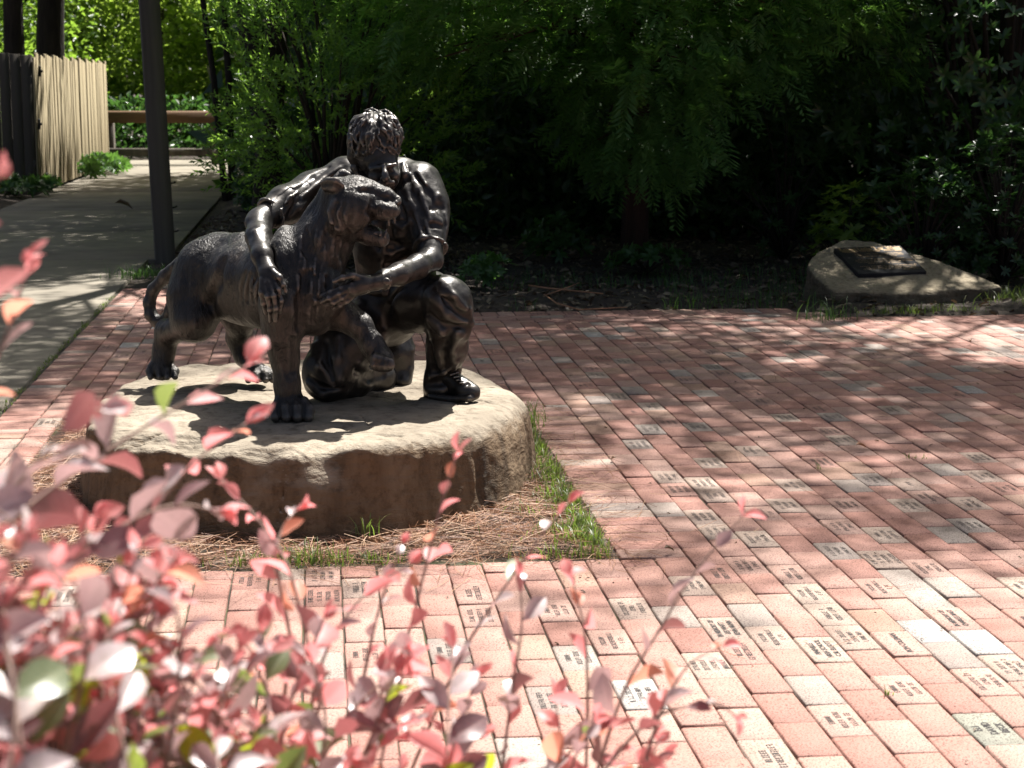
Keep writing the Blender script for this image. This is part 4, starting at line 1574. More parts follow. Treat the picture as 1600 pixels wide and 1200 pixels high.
for z in (0.35, 1.45):
    v, f = bevel_box(0, 7.9, -0.055, -0.02, z, z + 0.09, 0.004)
    link('rail', make_mesh('rail', in_frame(v, (0, 0, 0), FDIR, FN), f, [M['weathered']]), fence)
for z, s in ((1.62, 0.30), (0.92, 0.05), (0.18, 0.55)):
    v, f = bevel_box(-0.03, 0.03, 0, 0.03, -0.07, 0.07, 0.008)
    v2, f2 = bevel_box(-0.012, 0.08, 0.0, 0.045, -0.018, 0.018, 0.006)
    vv, ff = join([(v, f), (v2, f2)])
    link('hinge', make_mesh('hinge', in_frame(vv, FDIR * s + FN * 0.02 + np.array([0, 0, z]), FDIR, FN), ff, [M['iron']]), fence)

# ------------------------------------------------------------------ square post beside the path
pb_ = G(258, 404)
v, f = bevel_box(-0.078, 0.078, -0.078, 0.078, -0.3, 3.6, 0.012)
for k in range(3):
    pass
post = tag(link('timber_post', make_mesh('timber_post', v, f, [M['weathered']]), None, pb_), 'tall square dark timber post standing at the edge of the path', 'post')
post.rotation_euler = (R(-0.6), R(-1.7), R(17))
for z, t in ((0.62, 0.4), (0.42, 0.6), (1.05, -0.2), (0.22, 0.5)):
    vv, ff = tubes([([[0.078, -0.04, z], [0.105, -0.05, z + 0.004], [0.118, -0.05, z + 0.012]], [0.006, 0.006, 0.009], 6)])
    link('peg', make_mesh('peg', vv, ff, [M['iron']]), post)

# ------------------------------------------------------------------ log rail across the end of the path
r0, r1 = P(165, 184, 33.6), P(337, 182, 33.6)
rail = tag(empty('log_rail', (r0 + r1) / 2 * np.array([1, 1, 0])), 'orange brown log rail across the far end of the path', 'railing')
ro = np.array(rail.location)
v, f = bevel_box(-1.15, 1.12, -0.11, 0.11, 0.76, 0.98, 0.03)
link('top_rail', make_mesh('top_rail', v, f, [M['beam']]), rail)
v, f = bevel_box(-1.15, 1.12, -0.05, 0.05, 0.16, 0.30, 0.02)
link('lower_rail', make_mesh('lower_rail', v, f, [M['weathered']]), rail)
for x in (-1.0, 0.98):
    v, f = bevel_box(x - 0.09, x + 0.09, 0.115, 0.29, -0.1, 0.90, 0.015)
    link('post', make_mesh('post', v, f, [M['weathered']]), rail)

# ------------------------------------------------------------------ memorial stone with its plaque
ms = Sculpt(0.010)
ST = [P(1303, 452, 11.66), P(1390, 443, 11.64), P(1470, 441, 11.72), P(1566, 447, 11.84), P(1540, 436, 12.0), P(1462, 403, 12.22), P(1388, 377, 12.50), P(1312, 379, 12.48), P(1272, 398, 12.28), P(1258, 418, 12.05)]
n_t = np.cross(ST[3] - ST[0], ST[6] - ST[0])
n_t = n_t / np.linalg.norm(n_t)
if n_t[2] < 0:
    n_t = -n_t
ctr = np.mean(ST, 0)


def d_stone(q):
    d = (q - ctr) @ n_t + 0.012 * fbm(q * 3.3, 3, 51)
    k = 0.03
    for i in range(len(ST)):
        a, b = ST[i], ST[(i + 1) % len(ST)]
        e = b - a
        nrm = np.array([e[1], -e[0], 0.0])
        nrm /= np.linalg.norm(nrm)
        if nrm @ (ctr - a) > 0:
            nrm = -nrm
        dd = (q - a) @ nrm + 0.018 * fbm(q * np.array([3, 3, 9]), 3, 60 + i) - 0.012
        h = np.maximum(k - np.abs(d - dd), 0) / k
        d = np.maximum(d, dd) + h * h * k * 0.25
    lay = np.floor(q[..., 2] * 22 + 1.2 * vnoise(q * 4, 3))
    return d + 0.006 * np.sin(lay * 12.9) + 0.004 * fbm(q * 17, 3, 71)


lo, hi = np.min(ST, 0), np.max(ST, 0)
lo[2] = -0.12
ms.fn(d_stone, lo - 0.1, hi + 0.1, 0.001)
mo = np.array([ctr[0], ctr[1], 0.0])
stone = tag(ms.build('memorial_stone', [M['slabstone']], mo, loc=mo, smooth_it=0), 'low sloping sandstone slab with a dark plaque, at the right edge of the paving', 'stone')


def on_top(px, py):
    d = ray(px, py)
    o = np.array([0, 0, CAM_H])
    return o + d * (((ctr - o) @ n_t) / (d @ n_t))


c_tl, c_tr, c_br, c_bl = on_top(1302, 392), on_top(1403, 388), on_top(1450, 428), on_top(1342, 433)
pc = (c_tl + c_tr + c_br + c_bl) / 4
ex = unit(c_tr - c_tl + c_br - c_bl)
ey = unit(np.cross(n_t, ex))
pw = (np.linalg.norm(c_tr - c_tl) + np.linalg.norm(c_br - c_bl)) / 2
ph = abs(((c_tl + c_tr) / 2 - (c_bl + c_br) / 2) @ ey)
shear = (((c_tl + c_tr) / 2 - (c_bl + c_br) / 2) @ ex) / ph
v, f = bevel_box(-pw / 2, pw / 2, -ph / 2, ph / 2, -0.03, 0.022, 0.004)
v2 = v[:, 0:1] * ex + v[:, 1:2] * ey + v[:, 2:3] * n_t + (pc - mo)
plq = link('plaque', make_mesh('plaque', v2, f, [M['plaque']]), stone)
rot = Matrix(np.stack([ex, ey, n_t], 1).tolist()).to_4x4()


def on_plaque(me, x, y):
    o = link('lettering', me, plq)
    o.matrix_local = Matrix.Translation(pc - mo + ex * x + ey * y + n_t * 0.0235) @ rot
    return o


def fit(me, w):
    xs = np.array([q.co.x for q in me.vertices])
    return w / (xs.max() - xs.min())


for txt, y, w, h in (('Robert Leslie "Les" Whitt', 0.405, 0.92, 0.040), ('Alexandria Zoo Director   1974 - 2008', 0.325, 0.90, 0.024)):
    me = text_mesh('lettering', [txt], h, M['gold'])
    o = on_plaque(me, 0, y * ph)
    k = fit(me, w * pw)
    o.scale = (k, 1.35, 1)
for i, (y, w) in enumerate(((0.22, 0.62), (0.165, 0.6), (0.11, 0.5), (0.02, 0.66), (-0.035, 0.78), (-0.09, 0.74), (-0.145, 0.5), (-0.24, 0.8), (-0.295, 0.66), (-0.35, 0.78), (-0.40, 0.2))):
    rr = random.Random(300 + i)
    q, x = [], -w * pw / 2
    h = 0.030 * ph
    while x < w * pw / 2:
        for _ in range(rr.randint(2, 7)):
            q.append((x, rr.choice((h, h * 0.7, h * 0.7))))
            x += h * 0.72
        x += h * 0.6
    vv, ff = [], []
    for j, (x0, hh) in enumerate(q):
        vv += [[x0, -h / 2, 0], [x0 + h * 0.2, -h / 2, 0], [x0 + h * 0.5, hh - h / 2, 0], [x0, hh - h / 2, 0]]
        ff.append([4 * j, 4 * j + 1, 4 * j + 2, 4 * j + 3])
    on_plaque(make_mesh('lettering', vv, np.array(ff), [M['gold']]), 0.02 * pw if i != 10 else 0.3 * pw, y * ph)

# ------------------------------------------------------------------ pine straw, grass, litter
def straw(n, fa, fb, zf, name, parent=None, ln=(0.06, 0.19), w=0.0013):
    a, b = fa(n), fb(n)
    c = a[:, None] * AX + b[:, None] * BX
    c[:, 2] = zf(c[:, 0], c[:, 1]) + rng.random(n) ** 1.6 * 0.025
    th = rng.random(n) * 2 * math.pi
    d = np.stack([np.cos(th), np.sin(th), rng.normal(0, 0.16, n)], 1)
    s = np.stack([-np.sin(th), np.cos(th), 0 * th], 1)
    L = rng.uniform(*ln, n)
    bend = rng.normal(0, 0.10, n)
    pts = []
    for t in (-0.5, 0.0, 0.5):
        q = c + d * (L * t)[:, None] + s * (L * bend * (0.25 - t * t) * 2)[:, None]
        q[:, 2] = np.maximum(q[:, 2], zf(q[:, 0], q[:, 1]) + 0.003)
        for sg in (-1, 1):
            wv = s * w * sg * 0.5 + np.array([0, 0, 1]) * w * sg * 0.35
            pts.append(q + wv)
    v = np.stack(pts, 1).reshape(-1, 3)
    k = np.arange(n)[:, None] * 6
    f = np.concatenate([k + np.array([0, 2, 3, 1]), k + np.array([2, 4, 5, 3])])
    return v, f


def bed_z(X, Y):
    a = -math.sin(YAW) * X + math.cos(YAW) * Y
    b = math.cos(YAW) * X + math.sin(YAW) * Y
    r = np.sqrt(((X - BC[0]) / 0.8) ** 2 + ((Y - BC[1]) / 0.9) ** 2)
    e = np.minimum(np.minimum(a - BED[0], BED[1] - a), np.minimum(b - BED[2], BED[3] - b))
    m = np.clip(e / 0.12, 0, 1)
    return -0.025 + m * (0.030 + 0.012 * np.clip(1.6 - r, 0, 0.6)) + 0.012 * fbm(np.stack([X * 6, Y * 6, 0 * X], -1), 2, 2) * m


xs, ys = np.linspace(BED[2], BED[3], 70), np.linspace(BED[0], BED[1], 80)
Bm, Am = np.meshgrid(xs, ys, indexing='ij')
W = Am[..., None] * AX + Bm[..., None] * BX
W[..., 2] = bed_z(W[..., 0], W[..., 1])
i, j = np.meshgrid(np.arange(69), np.arange(79), indexing='ij')
a_ = (i * 80 + j).ravel()
tag(link('straw_bed', make_mesh('straw_bed', W.reshape(-1, 3), np.stack([a_, a_ + 80, a_ + 81, a_ + 1], 1), [M['soil']], smooth=True)), kind='structure')

v, f = straw(26000, lambda n: rng.uniform(BED[0] + 0.02, BED[1], n), lambda n: rng.uniform(BED[2], BED[3] - 0.02, n), bed_z, 's')
cen = v.reshape(-1, 6, 3).mean(1)
rr_ = np.sqrt(((cen[:, 0] - BC[0]) / 0.74) ** 2 + ((cen[:, 1] - BC[1]) / 0.82) ** 2)
keep = np.where(rr_ > 1.0)[0]
v = v.reshape(-1, 6, 3)[keep].reshape(-1, 3)
k = np.arange(len(keep))[:, None] * 6
f = np.concatenate([k + np.array([0, 2, 3, 1]), k + np.array([2, 4, 5, 3])])
sf_v, sf_f = straw(420, lambda n: np.concatenate([rng.uniform(BED[0] - 0.05, BED[1] + 0.1, n * 2 // 3), rng.normal(BED[0] - 0.05, 0.10, n - n * 2 // 3)]),
                   lambda n: np.concatenate([BED[3] + np.abs(rng.normal(0, 0.13, n * 2 // 3)), rng.uniform(-0.5, 1.0, n - n * 2 // 3)]), lambda X, Y: 0 * X + 0.002, 's')
vv, ff = combine([(v, f), (sf_v, sf_f)])
tag(link('pine_straw', make_mesh('pine_straw', vv, ff, [M['straw']])), 'brown pine needles strewn round the boulder', 'pine straw', kind='stuff')


def blades(n, pos, h=(0.05, 0.12), w=0.004, lean=0.5, mat='grass'):
    th = rng.random(n) * 2 * math.pi
    H = rng.uniform(*h, n)
    ln = rng.random(n) * lean + 0.1
    d = np.stack([np.cos(th), np.sin(th), 0 * th], 1)
    s = np.stack([-np.sin(th), np.cos(th), 0 * th], 1)
    up = np.array([0, 0, 1.0])
    rows = []
    for t, ww in ((0, 1.0), (0.4, 0.85), (0.75, 0.55)):
        q = pos + d * (H * ln * t * t)[:, None] + up * (H * t * (1 - 0.25 * ln * t))[:, None]
        rows += [q - s * w * ww / 2, q + s * w * ww / 2]
    rows.append(pos + d * (H * ln)[:, None] + up * (H * (1 - 0.35 * ln))[:, None])
    v = np.stack(rows, 1).reshape(-1, 3)
    k = np.arange(n)[:, None] * 7
    return v, [np.concatenate([k + np.array([0, 1, 3, 2]), k + np.array([2, 3, 5, 4])]), k + np.array([4, 5, 6])]


def grass_pos(n, fa, fb, z=0.0):
    a, b = fa(n), fb(n)
    p = a[:, None] * AX + b[:, None] * BX
    p[:, 2] = z
    return p


# strip of grass along the right hand edge of the bed
def strip(n):
    a = BED[0] + (BED[1] - BED[0]) * rng.random(n) ** 1.25
    wd = 0.05 + 0.045 * (np.sin(a * 9) + np.sin(a * 23 + 1)) * 0.5 + 0.05 * np.clip((5.6 - a) / 0.3, 0, 1)
    b = BED[3] - 0.02 - np.abs(rng.normal(0, 1, n)) * (wd + 0.02)
    p = a[:, None] * AX + b[:, None] * BX
    keep = np.sin(a * 14) + np.sin(a * 37 + 2) + rng.random(n) * 2.4 > 0.9
    return p[keep]


p = strip(3600)
v, f = blades(len(p), p, (0.03, 0.085), 0.0042, 0.9)
tag(link('grass_strip', make_mesh('grass_strip', v, f, [M['grass']])), 'bright grass strip along the right edge of the straw bed', 'grass', kind='stuff')
TUFTS = []


def tuft(px, py, n, spread, h, label, w=0.004, z=0.0, mat='grass', lean=0.9, group=None):
    c = G(px, py, z)
    p = np.zeros((n, 3))
    p[:, :2] = rng.normal(0, 1, (n, 2)) * np.asarray(spread)
    v, f = blades(n, p, h, w, lean)
    o = tag(link('grass_tuft', make_mesh('grass_tuft', v, f, [M[mat]]), None, c), label, 'grass', group, 'stuff')
    return o


tuft(488, 882, 120, (0.07, 0.025), (0.03, 0.085), 'grass tuft in front of the boulder at the edge of the straw')
tuft(400, 884, 60, (0.05, 0.02), (0.03, 0.07), 'small grass tuft half hidden by the red shrub, before the boulder')
tuft(590, 880, 50, (0.05, 0.02), (0.02, 0.06), 'sparse grass tuft at the front edge of the straw bed')
tuft(574, 836, 16, (0.02, 0.02), (0.04, 0.09), 'few grass blades growing against the foot of the boulder', z=0.03)
tuft(815, 660, 140, (0.05, 0.10), (0.05, 0.11), 'grass clump beside the right flank of the boulder')
tuft(235, 432, 220, (0.14, 0.12), (0.04, 0.12), 'low weedy grass clump at the foot of the timber post', 0.006, mat='herb')
tuft(1292, 500, 60, (0.08, 0.06), (0.05, 0.19), 'long-bladed grass tuft at the left front corner of the memorial stone', 0.005, mat='herb')
tuft(1405, 490, 110, (0.16, 0.03), (0.03, 0.09), 'short grass before the middle of the memorial stone', 0.005)
tuft(1480, 486, 80, (0.14, 0.03), (0.03, 0.08), 'short grass before the right end of the memorial stone', 0.005)
tuft(1592, 474, 200, (0.16, 0.12), (0.05, 0.16), 'grass clump right of the memorial stone', 0.006)
tuft(1386, 1086, 10, (0.006, 0.006), (0.012, 0.03), 'tiny green sprout in the joint beside a lettered brick', 0.003)
tuft(1430, 716, 16, (0.02, 0.01), (0.01, 0.03), 'small weed in a paving joint beside a plain grey brick', 0.003)
tuft(1280, 733, 8, (0.006, 0.006), (0.02, 0.05), 'two thin upright blades in a paving joint', 0.003)
# moss and seedlings in the joint between path and bricks
pm = grass_pos(900, lambda n: 4.5 + 8 * rng.random(n) ** 1.0, lambda n: LEFT_B - 0.014 + rng.normal(0, 0.012, n))
kk = np.sin(pm[:, 1] * 5) + np.sin(pm[:, 1] * 13.0) + rng.random(len(pm)) * 1.6 > 0.2
v, f = blades(kk.sum(), pm[kk], (0.008, 0.03), 0.005, 1.5)
tag(link('joint_weeds', make_mesh('joint_weeds', v, f, [M['grass']])), 'green weeds in the joint between concrete path and bricks', 'weeds', kind='stuff')

# fallen leaves over the planting bed
n = 9000
a, b = rng.uniform(BACK_A + 0.03, 19, n), rng.uniform(-1.2, 6.4, n)
a = np.where(b > JOG_B, a - 0.46, a)
a = np.where(b < -0.36, a + 1.6, a)
p = a[:, None] * AX + b[:, None] * BX
p[:, 2] = ground_z(p[:, 0], p[:, 1]) + 0.012
n_ = rand_dirs(n, 2.2)
v, f = place(leaf8(0.45, 0.12, 0.25), p, rand_dirs(n) * np.array([1, 1, 0.25]), n_, rng.uniform(0.03, 0.085, n))
tag(link('leaf_litter', make_mesh('leaf_litter', v, f, [M['litter']])), 'dry brown leaf litter under the trees behind the paving', 'leaf litter', kind='stuff')
p2 = grass_pos(2600, lambda n: BACK_A + 0.1 + 1.9 * rng.random(n) ** 1.3, lambda n: rng.uniform(0.4, 6, n))
kk = vnoise(p2 * 1.4, 91) > 0.0
p2 = p2[kk]
p2[:, 2] = ground_z(p2[:, 0], p2[:, 1])
v, f = blades(len(p2), p2, (0.05, 0.16), 0.005, 0.8)
tag(link('thin_grass', make_mesh('thin_grass', v, f, [M['herb']])), 'thin dark grass in the shaded planting bed', 'grass', kind='stuff')


n = 420
pd = grass_pos(n, lambda n: rng.uniform(3.3, 11.2, n), lambda n: rng.uniform(-0.9, 4.2, n), 0.004)
pd = pd[~np.array([in_bed(*q) for q in np.stack([pd @ AX, pd @ BX], 1)])]
v, f = place(leaf8(0.4, 0.15, 0.35), pd, rand_dirs(len(pd)) * np.array([1, 1, 0.15]), rand_dirs(len(pd), 2.5), rng.uniform(0.006, 0.02, len(pd)))
v2, f2 = straw(260, lambda n: rng.uniform(3.3, 11.2, n), lambda n: rng.uniform(0.9, 4.2, n), lambda X, Y: 0 * X + 0.002, 's', ln=(0.03, 0.14))
tag(link('leaf_crumbs', make_mesh('leaf_crumbs', v, f, [M['litter']])), 'crumbs of dry leaf scattered over the bricks', 'leaf litter', kind='stuff')
tag(link('stray_needles', make_mesh('stray_needles', v2, f2, [M['straw']])), 'stray pine needles on the bricks', 'pine needles', kind='stuff')


def fallen(px, py, s, rz, label, mat='litter', z=0.008, curl=0.5):
    v, f = place(leaf8(0.5, 0.22, curl), [[-0.5 * s, 0, 0]], [[1, 0, 0]], [[0, 0, 1]], s)
    v[:, 2] -= v[:, 2].min()
    o = tag(link('fallen_leaf', make_mesh('fallen_leaf', v, f, [M[mat]]), None, G(px, py, z)), label, 'leaf', 'fallen leaves on the paving')
    o.rotation_euler = (0.1, -0.1, rz)


fallen(1046, 863, 0.035, 0.4, 'curled dark leaf on the bricks right of the grass strip')
fallen(958, 720, 0.03, 2.0, 'dry curled leaf between two lettered bricks right of the boulder')
fallen(1346, 702, 0.045, 0.2, 'pale yellow leaf on a greyish brick in the middle of the plaza', 'straw')
fallen(1515, 536, 0.04, 1.2, 'dark leaf on the sunlit far bricks below the memorial stone')
fallen(195, 329, 0.20, 0.1, 'large dark dry leaf lying on the concrete path')


def stick(pts, r, label):
    q = np.array([G(x, y, z) for x, y, z in pts])
    v, f = tubes([(q - q[0], r, 5)])
    tag(link('stick', make_mesh('stick', v, f, [M['straw']]), None, q[0]), label, 'stick')


stick([(826, 446, 0.06), (860, 451, 0.07), (942, 459, 0.06)], [0.006, 0.007, 0.004], 'straight pale stick lying in the planting bed')
stick([(850, 462, 0.05), (880, 452, 0.09), (905, 442, 0.08)], [0.004, 0.005, 0.003], 'short pale stick that crosses the straight one')
stick([(850, 460, 0.05), (870, 474, 0.05), (905, 484, 0.03), (980, 480, 0.03)], [0.004, 0.005, 0.005, 0.003], 'thin bent twig at the back edge of the bricks')


# ------------------------------------------------------------------ trees and shrubs
SPRAY = [spray_tpl() for _ in range(3)]
SPRIG = [sprig_tpl() for _ in range(3)]
ROS = [rosette_tpl() for _ in range(3)]


def mixed(tpls, pos, X, N, sc):
    k = rng.integers(0, len(tpls), len(pos))
    sc = np.broadcast_to(np.asarray(sc, float), (len(pos),))
    return combine([place(t, pos[k == i], X[k == i], N[k == i], sc[k == i]) for i, t in enumerate(tpls) if (k == i).any()])


def tree(name, label, base, trunks, limbs, crown, bark, leafmat, group=None, cat='tree'):
    base = np.asarray(base, float)
    t = tag(empty(name, base), label, cat, group)
    for tr in trunks:
        v, f = tubes([(tr[0] - base, tr[1], tr[2])])
        link('trunk', make_mesh('trunk', v, f, [M[bark]], smooth=True), t)
    if limbs:
        v, f = tubes([(q[0] - base, q[1], q[2]) for q in limbs])
        link('limbs', make_mesh('limbs', v, f, [M[bark]], smooth=True), t)
    for v, f, m in (crown if isinstance(crown, list) else [(crown[0], crown[1], leafmat)]):
        link('crown', make_mesh('crown', v - base, f, [M[m]]), t)
    return t


def fans(cen, outd, per, sc, tpl, spread=0.5, droop=-0.35):
    """clusters of twigs that share a direction"""
    n = len(cen)
    pos = np.repeat(cen, per, 0) + rng.normal(0, 0.09, (n * per, 3))
    d = np.repeat(outd, per, 0) + rng.normal(0, spread, (n * per, 3))
    d[:, 2] += droop
    N = rng.normal(0, 0.35, (n * per, 3))
    N[:, 2] += 1
    return mixed(tpl, pos, unit(d), N, rng.uniform(*sc, n * per))


# gaps in the canopy through which the sun falls
GAPS = [(np.array(p, float), r) for p, r in (((1.05, 13.2, 2.3), 0.5), ((0.2, 13.4, 2.4), 0.45), ((2.0, 13.2, 2.5), 0.42), ((-0.5, 13.5, 2.0), 0.25), ((0.6, 13.0, 1.7), 0.34), ((1.5, 12.9, 1.9), 0.36), ((2.7, 13.1, 1.9), 0.3), ((3.3, 13.2, 2.5), 0.38), ((1.9, 13.0, 1.5), 0.2), ((3.6, 13.0, 1.4), 0.2), ((-1.75, 13.9, 1.9), 0.95), ((-0.9, 13.9, 2.3), 0.8), ((-2.0, 13.7, 2.5), 0.8), ((2.6, 13.3, 2.3), 0.35), ((2.25, 12.9, 0.5), 0.13),
                                             ((3.0, 10.2, 0), 0.5), ((2.3, 10.6, 0), 0.34), ((2.6, 9.4, 0), 0.22), ((1.5, 9.3, 0), 0.18), ((3.2, 8.6, 0), 0.3))]


CLEAR = [(np.array((-0.62, 6.4, 0.7)), 0.80), (np.array((-0.72, 6.2, 0.3)), 0.78)]     # the statue stands in full sun


def in_gap(c, extra=0.0, lst=None):
    m = np.zeros(len(c), bool)
    sd = np.array(sdir)
    for p, r in (GAPS if lst is None else lst):
        w = c - p
        t = w @ sd
        m |= (np.linalg.norm(w - t[:, None] * sd, axis=1) < r + extra) & (t > 0.5)
    return m


# -- feathery tree in the middle
tb = G(990, 408)
tr = trunk_geo(tb - [0, 0, 0.1], tb + [0.1, 0.15, 8.5], 0.10, 0.03, 0.10, seed=3)
cen = []
while len(cen) < 600:
    x, y, z = rng.uniform(-1.5, 3.2), 12.8 + 2.8 * rng.random() ** 1.3, rng.uniform(0.65, 3.3)
    r = math.hypot((x - tb[0]) / 2.5, (y - tb[1]) / 2.2)
    if r > 1:
        continue
    low = 0.85 + 0.95 * abs(x - 0.95) ** 0.8 * 0.5 + 0.4 * math.sin(x * 3.1 + y) * 0.6 + 0.25 * vnoise(np.array([x * 1.7, y * 1.7, 0.0]), 5)
    if z < low + 0.1:
        continue
    cen.append((x, y, z))
cen = np.array(cen)
up = []
for _ in range(170):
    z = rng.uniform(3.2, 8.0)
    rad = 2.6 * (1 - (z - 3.2) / 6.5)
    th = rng.uniform(0, 2 * math.pi)
    q = rad * math.sqrt(rng.random())
    up.append((tb[0] + q * math.cos(th), tb[1] + 0.2 + q * math.sin(th) * 0.8, z))
up = np.array(up)
up = up[~in_gap(up, 0.35)]
o1 = unit(cen - (tb + [0, 0.6, 1.2]) * np.array([1, 1, 1]))
o2 = unit(up - (tb + [0, 0, 5]))
c1 = fans(cen, o1, 9, (0.20, 0.36), SPRAY, 0.40, -0.40)
c2 = fans(up, o2, 9, (0.35, 0.6), SPRAY, 0.5, -0.2)
lim = []
for k in range(0, len(cen), 6):
    s = tb + np.array([0, 0, max(0.7, cen[k][2] + 0.15 * rng.normal())])
    m = (s + cen[k]) / 2 + np.array([0, 0, 0.18])
    lim.append((np.array([s, m, cen[k]]), [0.028, 0.015, 0.006], 5))
tree('cypress_tree', 'feathery drooping conifer with reddish trunk behind the plaza', tb, [tr], lim, [(c1[0], c1[1], 'cypress'), (c2[0], c2[1], 'cypress')], 'redbark', 'cypress')

# -- bright narrow-leaved shrub behind the statue
sb = np.array([-1.45, 14.6, 0.0])
n = 760
pos = []
while len(pos) < n:
    x, y, z = rng.uniform(-2.28, -0.1), rng.uniform(13.5, 15.6), rng.uniform(0.35, 3.3)
    e = ((x + 1.35) / 1.15) ** 2 + ((y - 14.6) / 1.0) ** 2 + ((z - 1.7) / 1.75) ** 2
    if e < 1 + 0.5 * vnoise(np.array([x * 2.2, y * 2.2, z * 2.2]), 15) and e > 0.25:
        pos.append((x, y, z))
pos = np.array(pos)
od = unit(pos - (sb + [0, 0.3, 0.9]))
od[:, 2] += 0.25
Nn = rng.normal(0, 0.4, (n, 3)); Nn[:, 2] += 1
c1 = mixed(SPRIG, np.repeat(pos, 2, 0) + rng.normal(0, 0.05, (2 * n, 3)), np.repeat(od, 2, 0) + rng.normal(0, 0.35, (2 * n, 3)), np.repeat(Nn, 2, 0), rng.uniform(0.16, 0.30, 2 * n))
lim = []
for k in range(0, n, 18):
    m = sb + (pos[k] - sb) * np.array([0.35, 0.35, 0.6])
    lim.append((np.array([sb + rng.normal(0, 0.06, 3) * np.array([1, 1, 0]), m, pos[k]]), [0.02, 0.013, 0.005], 5))
tree('leafy_shrub', 'bright green narrow-leaved shrub behind the kneeling man', sb, [], lim, (c1[0], c1[1]), 'bark', 'myrtle', cat='shrub')

# -- dark broadleaf evergreen at the right
mb = np.array([3.9, 14.6, 0.0])
pos, od = [], []
while len(pos) < 900:
    x, y, z = rng.uniform(1.9, 6.2), rng.uniform(13.1, 15.8), rng.uniform(0.5, 4.2)
    e = ((x - 4.0) / 2.0) ** 2 + ((y - 14.7) / 1.5) ** 2 + ((z - 2.3) / 2.0) ** 2
    if 0.3 < e < 1 + 0.5 * vnoise(np.array([x * 2, y * 2, z * 2]), 25):
        pos.append((x, y, z))
pos = np.array(pos)
od = unit(pos - (mb + [0, 0.4, 1.6])) + [0, 0, 0.35]
c1 = mixed(ROS, np.repeat(pos, 2, 0) + rng.normal(0, 0.09, (1800, 3)), np.repeat(od, 2, 0) + rng.normal(0, 0.3, (1800, 3)), rand_dirs(1800, 0.6), rng.uniform(0.07, 0.12, 1800))
lim = []
for k in range(0, 900, 20):
    m = mb + (pos[k] - mb) * np.array([0.4, 0.4, 0.65])
    lim.append((np.array([mb + rng.normal(0, 0.08, 3) * np.array([1, 1, 0]), m, pos[k]]), [0.03, 0.018, 0.006], 5))
tree('evergreen_tree', 'dark broad-leaved evergreen behind the memorial stone at the right', mb, [trunk_geo(mb - [0, 0, .1], mb + [0.2, 0.2, 4.0], 0.10, 0.03, 0.1, seed=5)], lim, (c1[0], c1[1]), 'bark', 'broad')


def low_shrub(name, label, px, py, Y, rx, ry, rz, n, sc, mat, tpl, cat='shrub'):
    c = P(px, py, Y)
    b = np.array([c[0], c[1], 0.02])
    pos, d = in_ellipsoid(n, [c[0], c[1], rz * 0.85], (rx, ry, rz), 0.55)
    pos = pos[pos[:, 2] > 0.08]
    d = unit(pos - (b + [0, 0, 0.1])) + [0, 0, 0.5]
    m = len(pos)
    g = mixed(tpl, pos, d + rng.normal(0, 0.3, (m, 3)), rand_dirs(m, 0.5), rng.uniform(*sc, m))
    lim = [(np.array([b, b + (pos[k] - b) * [0.4, 0.4, 0.6], pos[k]]), [0.012, 0.008, 0.003], 4) for k in range(0, m, 5)]
    return tree(name, label, b, [], lim, (g[0], g[1]), 'bark', mat, cat=cat)


low_shrub('low_shrub', 'low dark leafy shrub directly behind the memorial stone', 1440, 400, 13.0, 0.55, 0.4, 0.50, 330, (0.045, 0.085), 'broad', ROS)
low_shrub('low_shrub', 'upright leafy shrub at the right edge behind the memorial stone', 1565, 410, 12.9, 0.45, 0.4, 0.62, 330, (0.045, 0.085), 'broad', ROS)
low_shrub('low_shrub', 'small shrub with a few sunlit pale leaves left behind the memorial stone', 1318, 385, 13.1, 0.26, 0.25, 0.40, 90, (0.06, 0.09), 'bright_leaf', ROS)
low_shrub('low_shrub', 'sparse shrub in deep shade between the trees at the right', 1225, 330, 14.6, 0.55, 0.4, 0.75, 150, (0.06, 0.10), 'broad', ROS)
low_shrub('low_shrub', 'leafy shrub at the right edge of the path beside the leaning stems', 398, 300, 20.5, 0.24, 0.4, 0.42, 240, (0.05, 0.08), 'broad', ROS)
low_shrub('low_plant', 'broad-leaved herb at the foot of the feathery tree', 1010, 425, 13.6, 0.30, 0.18, 0.12, 80, (0.06, 0.10), 'herb', ROS, 'plant')
low_shrub('low_plant', 'leafy herb in the shade left of the feathery tree trunk', 868, 395, 14.6, 0.26, 0.2, 0.20, 70, (0.08, 0.12), 'herb', ROS, 'plant')
low_shrub('low_plant', 'scraggly herb in the bed just right of the man\'s knee', 760, 450, 12.6, 0.20, 0.2, 0.14, 60, (0.05, 0.09), 'herb', ROS, 'plant')
low_shrub('low_plant', 'leafy weed patch at the foot of the pale fence', 152, 268, 29.5, 0.35, 1.6, 0.16, 170, (0.10, 0.16), 'herb', ROS, 'plant')
low_shrub('low_plant', 'small weed at the near corner of the pale fence', 75, 300, 24.6, 0.12, 0.2, 0.12, 30, (0.08, 0.12), 'herb', ROS, 'plant')
low_shrub('low_plant', 'shaded weeds along the dark end of the fence', 25, 315, 23.6, 0.40, 0.3, 0.15, 90, (0.08, 0.14), 'herb', ROS, 'plant')

LEAF = [leaf2(0.5, 0.1, 0.15), leaf2(0.42, 0.05, 0.1), leaf2(0.58, 0.15, 0.2)]


